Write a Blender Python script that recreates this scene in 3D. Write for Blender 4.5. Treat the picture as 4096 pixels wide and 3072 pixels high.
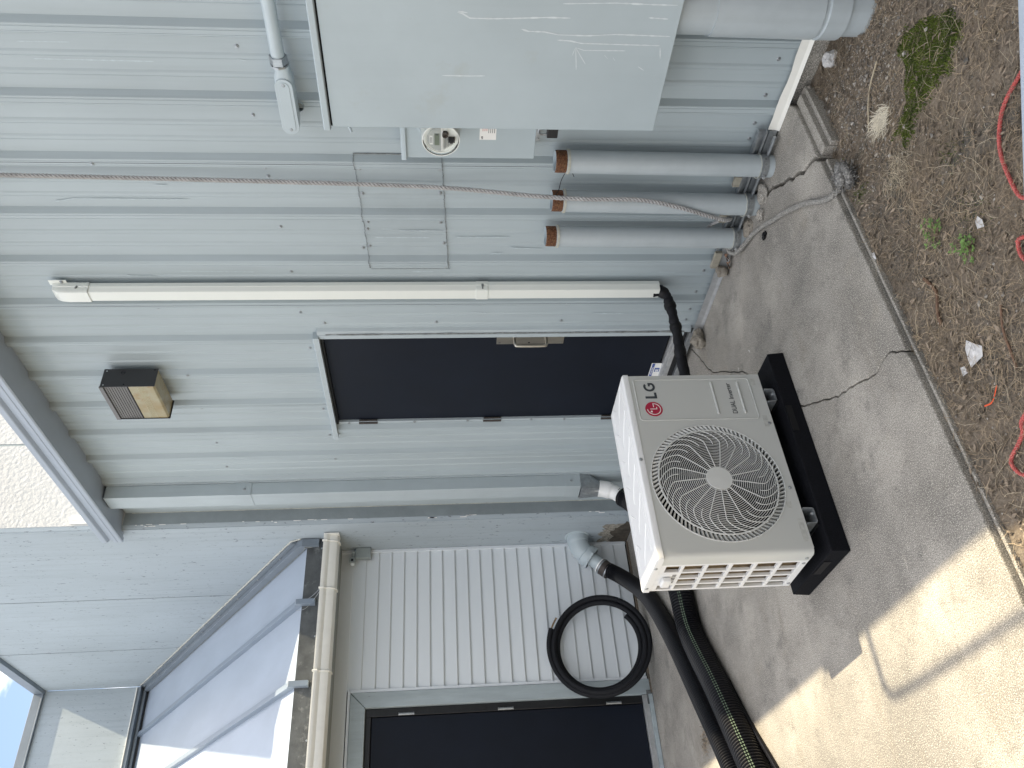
import bpy, bmesh, math, random
from mathutils import Vector, Matrix, noise
PI = math.pi
random.seed(7)
for o in list(bpy.data.objects): bpy.data.objects.remove(o)
scene = bpy.context.scene
COL = scene.collection
R = math.radians

# ------------------------------------------------------------------ camera
cam_d = bpy.data.cameras.new('camera'); cam = bpy.data.objects.new('camera', cam_d); COL.objects.link(cam)
yaw, pit, rol = R(53.485), R(5.192), R(-0.887)
f = Vector((-math.sin(yaw)*math.cos(pit), math.cos(yaw)*math.cos(pit), -math.sin(pit)))
r = Vector((math.cos(yaw), math.sin(yaw), 0)); u = r.cross(f)
r2 = r*math.cos(rol)+u*math.sin(rol); u2 = -r*math.sin(rol)+u*math.cos(rol)
cx, cy, cz = -u2, r2, -f            # the photograph is turned on its side: image left is up
cam.matrix_world = Matrix(((cx.x,cy.x,cz.x,0),(cx.y,cy.y,cz.y,-3.09),(cx.z,cy.z,cz.z,1.58),(0,0,0,1)))
cam_d.sensor_fit = 'HORIZONTAL'; cam_d.sensor_width = 36; cam_d.lens = 36*3216/4096
cam_d.clip_start = 0.05; cam_d.clip_end = 500
scene.camera = cam

# ------------------------------------------------------------------ world and sun
W = bpy.data.worlds.new('World'); scene.world = W; W.use_nodes = True
nt = W.node_tree; nt.nodes.clear()
SUN = Vector((0.387, 1.0, 2.17)).normalized()
elev = math.asin(SUN.z); azim = math.atan2(SUN.x, SUN.y)
sky = nt.nodes.new('ShaderNodeTexSky'); sky.sky_type = 'NISHITA'; sky.sun_disc = False
sky.sun_elevation = elev; sky.sun_rotation = azim; sky.air_density = 1.0; sky.dust_density = 1.2; sky.ozone_density = 1.0
bg = nt.nodes.new('ShaderNodeBackground'); bg.inputs[1].default_value = 0.15
out = nt.nodes.new('ShaderNodeOutputWorld')
tc = nt.nodes.new('ShaderNodeTexCoord'); mp = nt.nodes.new('ShaderNodeMapping'); mp.inputs['Scale'].default_value = (1, 1, 2.4)
cn = nt.nodes.new('ShaderNodeTexNoise'); cn.inputs['Scale'].default_value = 3.1; cn.inputs['Detail'].default_value = 6; cn.inputs['Roughness'].default_value = .6
cr = nt.nodes.new('ShaderNodeValToRGB'); cr.color_ramp.elements[0].position = .44; cr.color_ramp.elements[1].position = .62
mx = nt.nodes.new('ShaderNodeMixRGB'); mx.inputs[2].default_value = (11.5, 11.5, 11.8, 1)
nt.links.new(tc.outputs['Generated'], mp.inputs[0]); nt.links.new(mp.outputs[0], cn.inputs['Vector'])
nt.links.new(cn.outputs['Fac'], cr.inputs[0]); nt.links.new(cr.outputs[0], mx.inputs[0]); nt.links.new(sky.outputs[0], mx.inputs[1])
nt.links.new(mx.outputs[0], bg.inputs[0]); nt.links.new(bg.outputs[0], out.inputs[0])
sl = bpy.data.lights.new('sun', 'SUN'); sl.energy = 4.0; sl.angle = R(0.55); sl.color = (1, .90, .70)
so = bpy.data.objects.new('sun', sl); COL.objects.link(so); so.rotation_euler = SUN.to_track_quat('Z', 'Y').to_euler(); so.location = (3, 6, 12)
scene.view_settings.view_transform = 'Standard'; scene.view_settings.look = 'None'
scene.view_settings.exposure = 1.12; scene.view_settings.gamma = 1
scene.view_settings.use_curve_mapping = False
try:
    scene.view_settings.use_white_balance = True; scene.view_settings.white_balance_temperature = 7300; scene.view_settings.white_balance_tint = 10
except Exception: pass

# ------------------------------------------------------------------ materials
def lin(c):
    return tuple(((x/255)/12.92 if x/255 <= .04045 else ((x/255+.055)/1.055)**2.4) for x in c)
def mat(name, col, rough=.6, metal=0., var=.12, vscale=3., col2=None, streak=0., speck=None, speck_scale=300, speck_amt=.5,
        bump=0., bscale=60., rust=None, spec=.5, stretch=(1,1,1), island=0.):
    m = bpy.data.materials.new(name); m.use_nodes = True; t = m.node_tree; N = t.nodes; L = t.links
    b = N['Principled BSDF']; b.inputs['Roughness'].default_value = rough; b.inputs['Metallic'].default_value = metal
    b.inputs['Specular IOR Level'].default_value = spec
    tc = N.new('ShaderNodeTexCoord'); mp = N.new('ShaderNodeMapping'); mp.inputs['Scale'].default_value = stretch
    L.new(tc.outputs['Object'], mp.inputs[0])
    c1 = (*col, 1); c2 = (*(col2 if col2 else [x*(1-var) for x in col]), 1)
    n1 = N.new('ShaderNodeTexNoise'); n1.inputs['Scale'].default_value = vscale; n1.inputs['Detail'].default_value = 8; n1.inputs['Roughness'].default_value = .62
    L.new(mp.outputs[0], n1.inputs['Vector'])
    rmp = N.new('ShaderNodeValToRGB'); rmp.color_ramp.elements[0].position = .36; rmp.color_ramp.elements[1].position = .66
    rmp.color_ramp.elements[0].color = c2; rmp.color_ramp.elements[1].color = c1
    L.new(n1.outputs['Fac'], rmp.inputs[0]); cur = rmp.outputs[0]
    if streak:
        m2 = N.new('ShaderNodeMapping'); m2.inputs['Scale'].default_value = (26, 26, .9); L.new(tc.outputs['Object'], m2.inputs[0])
        n2 = N.new('ShaderNodeTexNoise'); n2.inputs['Scale'].default_value = 1; n2.inputs['Detail'].default_value = 5
        L.new(m2.outputs[0], n2.inputs['Vector'])
        q = N.new('ShaderNodeMapRange'); q.inputs[1].default_value = .5; q.inputs[2].default_value = .8; q.inputs[4].default_value = streak
        L.new(n2.outputs['Fac'], q.inputs[0])
        x = N.new('ShaderNodeMixRGB'); x.blend_type = 'MULTIPLY'; x.inputs[2].default_value = (.45, .45, .42, 1)
        L.new(q.outputs[0], x.inputs[0]); L.new(cur, x.inputs[1]); cur = x.outputs[0]
    for sc in ([speck] if speck else []):
        n3 = N.new('ShaderNodeTexNoise'); n3.inputs['Scale'].default_value = speck_scale; n3.inputs['Detail'].default_value = 2.5
        L.new(mp.outputs[0], n3.inputs['Vector'])
        q = N.new('ShaderNodeMapRange'); q.inputs[1].default_value = .42; q.inputs[2].default_value = .66; q.inputs[4].default_value = speck_amt
        L.new(n3.outputs['Fac'], q.inputs[0])
        x = N.new('ShaderNodeMixRGB'); x.inputs[2].default_value = (*sc, 1)
        L.new(q.outputs[0], x.inputs[0]); L.new(cur, x.inputs[1]); cur = x.outputs[0]
    if rust:
        rc, lo, hi, rs = rust
        n4 = N.new('ShaderNodeTexNoise'); n4.inputs['Scale'].default_value = rs; n4.inputs['Detail'].default_value = 9; n4.inputs['Roughness'].default_value = .7
        L.new(mp.outputs[0], n4.inputs['Vector'])
        q = N.new('ShaderNodeMapRange'); q.inputs[1].default_value = lo; q.inputs[2].default_value = hi; L.new(n4.outputs['Fac'], q.inputs[0])
        x = N.new('ShaderNodeMixRGB'); x.inputs[2].default_value = (*rc, 1)
        L.new(q.outputs[0], x.inputs[0]); L.new(cur, x.inputs[1]); cur = x.outputs[0]
    if island:
        gi = N.new('ShaderNodeNewGeometry'); h = N.new('ShaderNodeMapRange'); h.inputs[3].default_value = 1-island; h.inputs[4].default_value = 1+island
        L.new(gi.outputs['Random Per Island'], h.inputs[0])
        x = N.new('ShaderNodeVectorMath'); x.operation = 'SCALE'; L.new(cur, x.inputs[0]); L.new(h.outputs[0], x.inputs['Scale']); cur = x.outputs[0]
    L.new(cur, b.inputs['Base Color'])
    if bump:
        nb = N.new('ShaderNodeTexNoise'); nb.inputs['Scale'].default_value = bscale; nb.inputs['Detail'].default_value = 4
        L.new(mp.outputs[0], nb.inputs['Vector'])
        bp = N.new('ShaderNodeBump'); bp.inputs['Strength'].default_value = min(1, bump); bp.inputs['Distance'].default_value = .004*max(1, bump)
        L.new(nb.outputs['Fac'], bp.inputs['Height']); L.new(bp.outputs[0], b.inputs['Normal'])
    return m
WALLC = (.378, .442, .468)
M = {}
M['wall'] = mat('wall_paint', WALLC, .42, var=.10, vscale=1.6, streak=.16, bump=.12, bscale=14, stretch=(1,1,.5))
M['patch'] = mat('patch_paint', (.355,.415,.44), .45, var=.12, vscale=3, streak=.22, bump=.15, bscale=14)
M['trim'] = mat('trim_paint', (.40,.462,.488), .4, var=.08, vscale=4, streak=.12)
M['eave'] = mat('eave_paint', (.33,.38,.44), .4, var=.08, vscale=3)
M['cab'] = mat('cabinet_paint', (.39,.462,.492), .38, var=.08, vscale=2.2, streak=.05, bump=.06, bscale=9, rust=((.355,.40,.40), .60, .76, 3.5))
M['scrape2'] = mat('faded_scrape', (.46,.54,.57), .6, var=.15, vscale=60)
M['scrape'] = mat('scraped_paint', (.60,.66,.68), .6, var=.15, vscale=60)
M['pipe'] = mat('pipe_paint', (.42,.475,.50), .36, var=.10, vscale=6, streak=.16, bump=.1, bscale=30, rust=((.45,.44,.38), .66, .8, 9))
M['collar'] = mat('collar_plaster', (.50,.50,.44), .8, var=.2, vscale=40)
M['rust'] = mat('rusted_thread', (.22,.09,.045), .75, .25, col2=(.04,.018,.012), vscale=90, speck=(.36,.20,.10), speck_scale=160, bump=.5, bscale=200)
M['pvc'] = mat('pvc_pipe', (.42,.49,.52), .35, var=.06, vscale=5)
M['pvcw'] = mat('white_pvc', (.78,.79,.78), .32, var=.05, vscale=9)
M['cover'] = mat('ivory_cover', (.70,.73,.69), .32, var=.03, vscale=3)
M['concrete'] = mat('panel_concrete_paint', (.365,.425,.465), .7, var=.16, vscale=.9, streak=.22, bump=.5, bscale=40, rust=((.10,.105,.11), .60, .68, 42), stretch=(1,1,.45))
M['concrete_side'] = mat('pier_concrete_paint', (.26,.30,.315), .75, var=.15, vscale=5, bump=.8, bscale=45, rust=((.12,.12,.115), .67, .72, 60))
M['stucco'] = mat('white_roof_coating', (.43,.44,.445), .7, var=.12, vscale=2, bump=2.2, bscale=30)
M['sid'] = mat('vinyl_siding', (.655,.705,.735), .42, var=.05, vscale=1.2, bump=.12, bscale=30, stretch=(1,.2,3))
M['sidtrim'] = mat('vinyl_trim', (.66,.71,.75), .4, var=.05, vscale=4)
M['casing'] = mat('weathered_casing', (.37,.435,.46), .6, var=.2, vscale=5, bump=.5, bscale=16, rust=((.14,.13,.12), .68, .72, 18), stretch=(3,3,.5))
M['black'] = mat('door_paint', (.0045,.0080,.0165), .5, spec=.28, var=.25, vscale=2.5, rust=((.035,.038,.042), .68, .8, 5), bump=.05, bscale=8)
M['blackframe'] = mat('black_frame_paint', (.012,.013,.015), .4, var=.3, vscale=14, bump=.3, bscale=50)
M['steel'] = mat('brushed_steel', (.46,.44,.39), .34, .85, var=.2, vscale=14, stretch=(1,1,.3), rust=((.20,.17,.13), .62, .8, 20))
M['oldhinge'] = mat('old_hinge', (.075,.065,.06), .45, .4, var=.5, vscale=40)
M['galv'] = mat('galvanised_steel', (.40,.43,.45), .38, .7, var=.3, vscale=30)
M['darkgalv'] = mat('weathered_apron', (.105,.115,.12), .6, .1, var=.4, vscale=9, rust=((.24,.25,.25), .55, .72, 14), bump=.3, bscale=40)
M['alu'] = mat('aluminium', (.50,.52,.53), .4, .5, var=.2, vscale=24)
M['roof'] = mat('roof_paint', (.355,.42,.50), .36, var=.12, vscale=1.8, streak=.0, bump=.3, bscale=5, rust=((.27,.32,.40), .66, .76, 9), stretch=(.5,1.6,1))
M['flash'] = mat('flashing_paint', (.17,.205,.24), .42, var=.15, vscale=5)
M['caulk'] = mat('old_caulk', (.52,.53,.48), .8, var=.25, vscale=30, bump=1, bscale=90)
M['darkcaulk'] = mat('dirty_sealant', (.24,.26,.26), .8, var=.4, vscale=60, bump=1, bscale=120)
M['gutter'] = mat('gutter_enamel', (.82,.82,.77), .3, var=.05, vscale=6, streak=.1)
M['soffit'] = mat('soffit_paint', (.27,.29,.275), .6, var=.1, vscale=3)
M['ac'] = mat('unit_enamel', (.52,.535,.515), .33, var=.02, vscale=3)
M['ac_lit'] = mat('unit_enamel_lit', (.72,.73,.73), .28, var=.02, vscale=3)  # same enamel as the front, painted lighter where more light falls
M['guard'] = mat('guard_plastic', (.60,.615,.60), .35, var=.03, vscale=9)
M['acdark'] = mat('fan_cavity', (.006,.006,.010), .6, var=.3, vscale=9, spec=.15)
M['coil'] = mat('coil_fins', (.34,.245,.13), .5, .3, col2=(.16,.11,.06), vscale=16, stretch=(1,1,.2), speck=(.06,.045,.03), speck_scale=240, speck_amt=.6)
M['red'] = mat('emblem_red', (.42,.012,.05), .35, var=.03)
M['ink'] = mat('lettering_grey', (.045,.052,.06), .4, var=.05)
M['white'] = mat('white_print', (.78,.78,.76), .4, var=.03)
M['pad'] = mat('black_pad', (.0035,.004,.006), .7, spec=.15, var=.35, vscale=8, speck=(.014,.016,.022), speck_scale=420, speck_amt=.4, bump=.35, bscale=160)
M['rubber'] = mat('black_rubber', (.008,.0085,.010), .5, spec=.25, var=.3, vscale=8)
M['hose'] = mat('black_hose', (.006,.0065,.0095), .36, var=.25, vscale=4, spec=.38)
M['foam'] = mat('foam_insulation', (.009,.010,.013), .72, var=.2, vscale=20, bump=.3, bscale=120, spec=.25)
M['green'] = mat('green_stripe', (.12,.17,.12), .85, var=.2, vscale=50)
M['coupling'] = mat('rubber_coupling', (.06,.048,.042), .55, var=.2, vscale=20)
M['rope'] = mat('weathered_rope', (.50,.50,.50), .9, var=.3, vscale=14, speck=(.30,.28,.27), speck_scale=400, speck_amt=.3, bump=.6, bscale=400)
M['rope2'] = mat('grey_rope', (.27,.265,.25), .95, var=.5, vscale=60, speck=(.55,.54,.5), speck_scale=300, speck_amt=.55, bump=.8, bscale=400)
M['knot'] = mat('frayed_knot', (.16,.16,.155), .95, var=.5, vscale=40, speck=(.45,.44,.42), speck_scale=120, speck_amt=.5, bump=.8, bscale=200, island=.4)
M['ropegap'] = mat('rope_gap_shade', (.045,.042,.04), .95)  # dark colour stands for the shade between rope strands
M['redrope'] = mat('red_rope', (.55,.085,.075), .8, var=.35, vscale=60, speck=(.75,.35,.32), speck_scale=300, speck_amt=.4, bump=.5, bscale=300)
M['bronze'] = mat('lamp_housing', (.035,.037,.04), .45, .2, var=.12, vscale=8)
M['bronze2'] = mat('lamp_ribbed_front', (.17,.165,.16), .45, .35, var=.12, vscale=12)
def lens():
    m = mat('yellowed_lens', (.36,.34,.24), .25, col2=(.30,.23,.12), vscale=6, var=.2, rust=((.30,.15,.04), .57, .74, 7)); return m
M['lens'] = lens()
M['lensrib'] = mat('lens_rib', (.46,.42,.28), .3, var=.1)
M['shadingwing'] = mat('shading_wing_wall', (.20,.185,.165), .85, var=.25, vscale=2)
M['jbox'] = mat('junction_paint', (.27,.31,.31), .45, var=.08, vscale=9)
M['conc'] = None
M['rock'] = mat('rubble', (.33,.30,.25), .9, var=.4, vscale=25, speck=(.14,.12,.10), speck_scale=120, speck_amt=.5, bump=1.5, bscale=60)
M['soilrock'] = mat('pebbles', (.30,.28,.25), .9, var=.3, vscale=40, island=.6, bump=.6, bscale=120)
M['whitebit'] = mat('white_scrap', (.62,.62,.62), .7, var=.3, vscale=30, bump=.6, bscale=60)
M['leafbrown'] = mat('dead_leaf', (.23,.13,.08), .75, var=.4, vscale=30, island=.4)
M['leafy'] = mat('leaf_chips', (.25,.20,.15), .85, var=.5, vscale=7, island=.55)
M['straw'] = mat('dry_straw', (.34,.265,.175), .85, col2=(.19,.145,.10), vscale=3, island=.55)
M['pale'] = mat('bleached_grass', (.50,.43,.31), .8, var=.2, vscale=9, island=.3)
M['tuft'] = mat('bright_tuft', (.78,.72,.58), .8, var=.2, vscale=9, island=.2)
M['moss'] = mat('moss', (.12,.16,.022), .9, col2=(.055,.085,.015), vscale=22, island=.4)
M['weed'] = mat('weed_leaf', (.14,.26,.06), .5, var=.3, vscale=30, island=.25)
M['blue'] = mat('label_blue', (.05,.10,.32), .4)
M['labelred'] = mat('label_red', (.55,.12,.12), .5)
M['dial'] = mat('dial_face', (.80,.82,.79), .5, var=.04)
M['jbox2'] = mat('grey_plate', (.42,.44,.43), .4, var=.05)
M['lcd'] = mat('lcd_screen', (.17,.20,.16), .3, var=.03)
M['rail'] = mat('white_rail_paint', (.52,.60,.70), .35, var=.1, vscale=9)
M['wood'] = mat('timber_block', (.36,.34,.28), .8, var=.3, vscale=14, stretch=(3,3,.5))
def glass(name, col=(.9,.93,.92)):
    m = bpy.data.materials.new(name); m.use_nodes = True; b = m.node_tree.nodes['Principled BSDF']
    b.inputs['Base Color'].default_value = (*col, 1); b.inputs['Roughness'].default_value = .04; b.inputs['Transmission Weight'].default_value = 1; b.inputs['IOR'].default_value = 1.08
    return m
M['glass'] = glass('meter_glass')

# pavement concrete: exposed sand grain, damp stains, pale scuffs
def pavement():
    m = bpy.data.materials.new('pavement_concrete'); m.use_nodes = True; t = m.node_tree; N = t.nodes; L = t.links
    b = N['Principled BSDF']; b.inputs['Roughness'].default_value = .88; tc = N.new('ShaderNodeTexCoord')
    def nz(s, d=4, rg=.6, st=(1,1,1)):
        mp = N.new('ShaderNodeMapping'); mp.inputs['Scale'].default_value = st; L.new(tc.outputs['Object'], mp.inputs[0])
        n = N.new('ShaderNodeTexNoise'); n.inputs['Scale'].default_value = s; n.inputs['Detail'].default_value = d; n.inputs['Roughness'].default_value = rg
        L.new(mp.outputs[0], n.inputs['Vector']); return n.outputs['Fac']
    def rg(v, a, c, lo=0, hi=1):
        q = N.new('ShaderNodeMapRange'); q.inputs[1].default_value = a; q.inputs[2].default_value = c; q.inputs[3].default_value = lo; q.inputs[4].default_value = hi
        L.new(v, q.inputs[0]); return q.outputs[0]
    def mixc(fac, a, bcol, mode='MIX'):
        x = N.new('ShaderNodeMixRGB'); x.blend_type = mode; L.new(fac, x.inputs[0]); L.new(a, x.inputs[1]); x.inputs[2].default_value = (*bcol, 1); return x.outputs[0]
    base = N.new('ShaderNodeValToRGB'); base.color_ramp.elements[0].color = (.255,.24,.212,1); base.color_ramp.elements[1].color = (.40,.378,.338,1)
    base.color_ramp.elements[0].position = .38; base.color_ramp.elements[1].position = .60
    L.new(nz(2.2, 7), base.inputs[0]); c = base.outputs[0]
    c = mixc(rg(nz(.95, 3.5, .6), .47, .62, 0, .62), c, (.115,.112,.105))
    c = mixc(rg(nz(3.3, 9, .72), .50, .60, 0, .5), c, (.15,.143,.13))
    c = mixc(rg(nz(2.6, 9, .75, (1,.35,1)), .56, .64, 0, .45), c, (.19,.165,.13))
    c = mixc(rg(nz(7, 6, .7), .56, .66, 0, .55), c, (.11,.108,.10))
    c = mixc(rg(nz(5, 5, .6), .60, .72, 0, .30), c, (.33,.29,.22))
    c = mixc(rg(nz(9, 9, .8, (1,.4,1)), .60, .64, 0, .5), c, (.48,.45,.39))
    c = mixc(rg(nz(14, 9, .85, (.6,1,1)), .59, .66, 0, .6), c, (.075,.073,.068))
    c = mixc(rg(nz(270, 2.5, .55), .49, .59, 0, .80), c, (.095,.09,.08))
    c = mixc(rg(nz(235, 2, .5, (1,1.1,1)), .54, .65, 0, .75), c, (.60,.57,.51))
    L.new(c, b.inputs['Base Color'])
    bp = N.new('ShaderNodeBump'); bp.inputs['Strength'].default_value = .55; bp.inputs['Distance'].default_value = .002
    L.new(nz(230, 3), bp.inputs['Height']); L.new(bp.outputs[0], b.inputs['Normal'])
    return m
M['conc'] = pavement()
def soilmat():
    m = mat('soil', (.175,.138,.102), .95, col2=(.090,.076,.062), vscale=5, speck=(.26,.22,.17), speck_scale=120, speck_amt=.55, bump=2.5, bscale=70, rust=((.075,.075,.066), .55, .68, 4))
    return m
M['soil'] = soilmat()

# ------------------------------------------------------------------ mesh helpers
class G:
    def __init__(s): s.v = []; s.f = []; s.mi = []
    def add(s, vs, fs, mi=0):
        n = len(s.v); s.v += [tuple(v) for v in vs]; s.f += [tuple(i+n for i in q) for q in fs]; s.mi += [mi]*len(fs); return s
    def box(s, x0, x1, y0, y1, z0, z1, mi=0):
        if x0 > x1: x0, x1 = x1, x0
        if y0 > y1: y0, y1 = y1, y0
        if z0 > z1: z0, z1 = z1, z0
        v = [(x0,y0,z0),(x1,y0,z0),(x1,y1,z0),(x0,y1,z0),(x0,y0,z1),(x1,y0,z1),(x1,y1,z1),(x0,y1,z1)]
        return s.add(v, [(0,3,2,1),(4,5,6,7),(0,1,5,4),(1,2,6,5),(2,3,7,6),(3,0,4,7)], mi)
    def ext(s, prof, a, b, axis, closed=True, mi=0):
        """extrude a 2-D profile along an axis; profile is in the two other axes in order"""
        n = len(prof); vs = []
        for t in (a, b):
            for p, q in prof:
                vs.append((t,p,q) if axis == 0 else (p,t,q) if axis == 1 else (p,q,t))
        fs = [(i, (i+1) % n, n+(i+1) % n, n+i) for i in range(n if closed else n-1)]
        if closed: fs += [tuple(range(n))[::-1], tuple(range(n, 2*n))]
        return s.add(vs, fs, mi)
    def tube(s, pts, rad, seg=10, caps=True, mi=0, closed=False):
        pts = [Vector(p) for p in pts]; n = len(pts); vs = []; fs = []
        rf = rad if callable(rad) else (lambda i: rad)
        t0 = (pts[1]-pts[0]).normalized(); up = Vector((0,0,1)) if abs(t0.z) < .9 else Vector((1,0,0))
        nrm = (up - t0*up.dot(t0)).normalized()
        for i in range(n):
            if closed: t = (pts[(i+1) % n]-pts[i-1]).normalized()
            else: t = (pts[min(i+1, n-1)]-pts[max(i-1, 0)]).normalized()
            nrm = (nrm - t*nrm.dot(t)).normalized(); bn = t.cross(nrm); rr = rf(i)
            for k in range(seg):
                a = 2*PI*k/seg; vs.append(pts[i]+nrm*math.cos(a)*rr+bn*math.sin(a)*rr)
        for i in range(n if closed else n-1):
            j = (i+1) % n
            for k in range(seg):
                fs.append((i*seg+k, i*seg+(k+1) % seg, j*seg+(k+1) % seg, j*seg+k))
        if caps and not closed: fs += [tuple(range(seg))[::-1], tuple((n-1)*seg+k for k in range(seg))]
        return s.add(vs, fs, mi)
    def cyl(s, a, b, rad, seg=20, r2=None, mi=0):
        r2 = rad if r2 is None else r2
        return s.tube([a, b], lambda i: rad if i == 0 else r2, seg, True, mi)
    def lathe(s, c, axis, prof, seg=32, mi=0):
        """prof: (dist along axis, radius)"""
        c = Vector(c); ax = Vector(axis).normalized(); up = Vector((0,0,1)) if abs(ax.z) < .9 else Vector((1,0,0))
        n1 = (up-ax*up.dot(ax)).normalized(); n2 = ax.cross(n1); vs = []; fs = []
        for d, rr in prof:
            for k in range(seg):
                a = 2*PI*k/seg; vs.append(c+ax*d+n1*math.cos(a)*rr+n2*math.sin(a)*rr)
        for i in range(len(prof)-1):
            for k in range(seg): fs.append((i*seg+k, i*seg+(k+1) % seg, (i+1)*seg+(k+1) % seg, (i+1)*seg+k))
        return s.add(vs, fs, mi)
    def ribbon(s, pts, w, nrm, mi=0):
        pts = [Vector(p) for p in pts]; nrm = Vector(nrm); vs = []; n = len(pts)
        for i, p in enumerate(pts):
            t = (pts[min(i+1, n-1)]-pts[max(i-1, 0)]).normalized(); sd = t.cross(nrm).normalized()
            ww = w(i) if callable(w) else w
            vs += [p-sd*ww/2, p+sd*ww/2]
        return s.add(vs, [(2*i, 2*i+1, 2*i+3, 2*i+2) for i in range(n-1)], mi)
def build(name, g, m, parent=None, smooth=False, bevel=0., seg=2):
    me = bpy.data.meshes.new(name); off = Vector((0,0,0))
    if parent is not None and not parent.get('_local'): off = world_loc(parent)
    me.from_pydata([tuple(Vector(v)-off) for v in g.v], [], g.f)
    for mm in (m if isinstance(m, (list, tuple)) else [m]): me.materials.append(mm)
    if any(g.mi): me.polygons.foreach_set('material_index', g.mi)
    bm = bmesh.new(); bm.from_mesh(me)
    if len(bm.faces) < 60000: bmesh.ops.recalc_face_normals(bm, faces=bm.faces)
    bm.to_mesh(me); bm.free()
    if smooth:
        me.polygons.foreach_set('use_smooth', [True]*len(me.polygons))
        try: me.set_sharp_from_angle(angle=R(38))
        except Exception: pass
    me.update()
    o = bpy.data.objects.new(name, me); COL.objects.link(o)
    if parent is not None: o.parent = parent
    if parent is not None and parent.get('_local'): o['_local'] = 1
    if bevel:
        b = o.modifiers.new('bevel', 'BEVEL'); b.width = bevel; b.segments = seg; b.limit_method = 'ANGLE'; b.angle_limit = R(40)
        me.polygons.foreach_set('use_smooth', [True]*len(me.polygons))
        b.harden_normals = True
    return o
def world_loc(o):
    v = Vector(o.location); p = o.parent
    while p is not None: v = v+p.location; p = p.parent
    return v
def thing(name, label, cat, loc=(0,0,0), group=None, local=False, rotz=0.):
    o = bpy.data.objects.new(name, None); COL.objects.link(o); o.location = loc; o.rotation_euler = (0,0,rotz)
    o.empty_display_size = .1
    o['label'] = label; o['category'] = cat
    if group: o['group'] = group
    if local: o['_local'] = 1
    return o
def tag(o, label, cat, group=None):
    o['label'] = label; o['category'] = cat
    if group: o['group'] = group
    return o
def inst(src, loc, parent, rot=None, name=None):
    o = bpy.data.objects.new(name or src.name.split('.')[0], src); COL.objects.link(o); o.parent = parent
    off = Vector((0,0,0)) if parent.get('_local') else world_loc(parent)
    o.location = Vector(loc)-off
    if rot: o.rotation_euler = rot
    return o
def spline(P, n=12, closed=False):
    P = [Vector(p) for p in P]; out = []; m = len(P)
    for i in range(m if closed else m-1):
        p0 = P[(i-1) % m] if closed or i > 0 else P[0]*2-P[1]
        p1 = P[i]; p2 = P[(i+1) % m]
        p3 = P[(i+2) % m] if closed or i < m-2 else P[-1]*2-P[-2]
        for k in range(n):
            t = k/n
            out.append(.5*((2*p1)+(-p0+p2)*t+(2*p0-5*p1+4*p2-p3)*t*t+(-p0+3*p1-3*p2+p3)*t*t*t))
    if not closed: out.append(P[-1])
    return out
def resample(pts, step):
    out = [pts[0].copy()]; acc = 0.
    for a, b in zip(pts, pts[1:]):
        L = (b-a).length
        if L < 1e-9: continue
        d = step-acc
        while d <= L: out.append(a+(b-a)*(d/L)); d += step
        acc = L-(d-step)
    return out
def rope_mesh(path, rad, pitch=.045, strands=3, step=.005, seg=6):
    pts = resample(path, step); g = G(); n = len(pts)
    fr = []; t0 = (pts[1]-pts[0]).normalized(); up = Vector((0,0,1)) if abs(t0.z) < .9 else Vector((1,0,0)); nr = (up-t0*up.dot(t0)).normalized()
    for i in range(n):
        t = (pts[min(i+1, n-1)]-pts[max(i-1, 0)]).normalized(); nr = (nr-t*nr.dot(t)).normalized(); fr.append((nr.copy(), t.cross(nr)))
    for s in range(strands):
        pp = [pts[i]+(fr[i][0]*math.cos(2*PI*(i*step/pitch+s/strands))+fr[i][1]*math.sin(2*PI*(i*step/pitch+s/strands)))*rad*.60 for i in range(n)]
        g.tube(pp, rad*.47, seg)
    return g

# screw head shared meshes
def screw_mesh():
    g = G(); g.lathe((0,0,0), (0,-1,0), [(0,.0095),(.0015,.0095),(.003,.0075),(.0032,.0055),(.008,.005),(.0085,0.0002)], 12)
    me = bpy.data.meshes.new('screw'); me.from_pydata(g.v, [], g.f); me.materials.append(M['galv']); return me
SCREW = screw_mesh()

# ================================================================== GROUND
def axis_pts(lo, hi, fine_lo, fine_hi, step, coarse):
    a = [lo]+[c for c in coarse if c < fine_lo-.01]
    x = fine_lo
    while x < fine_hi: a.append(x); x += step
    a.append(fine_hi); a += [c for c in coarse if c > fine_hi+.01]; a.append(hi); return a
def soil_h(x, y):
    h = -.078+.040*math.exp(-((x+2.03)/.10)**2)*max(0., min(1., (-.46-y)/.15))
    k = max(0., min(1., (x+1.95)/.5))*max(0., min(1., (y+.45)/.4)); h -= .035*k
    h += (noise.noise(Vector((x*3.1, y*3.1, 0)))*.014+noise.noise(Vector((x*11, y*11, 3)))*.007+noise.noise(Vector((x*37, y*37, 5)))*.003)
    mm = moss_mask(x, y)
    return h+.012*mm
def seg_d(px, py, ax, ay, bx, by):
    dx, dy = bx-ax, by-ay; t = max(0, min(1, ((px-ax)*dx+(py-ay)*dy)/(dx*dx+dy*dy))); return math.hypot(px-ax-dx*t, py-ay-dy*t)
MOSS = [(-1.478, -0.477), (-1.503, -0.572), (-1.541, -0.657), (-1.566, -0.725), (-1.63, -0.734), (-1.692, -0.75), (-1.673, -0.826), (-1.627, -0.839), (-1.572, -0.816), (-1.511, -0.806), (-1.399, -0.836), (-1.32, -0.836), (-1.262, -0.791), (-1.266, -0.687), (-1.354, -0.583)]
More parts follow.
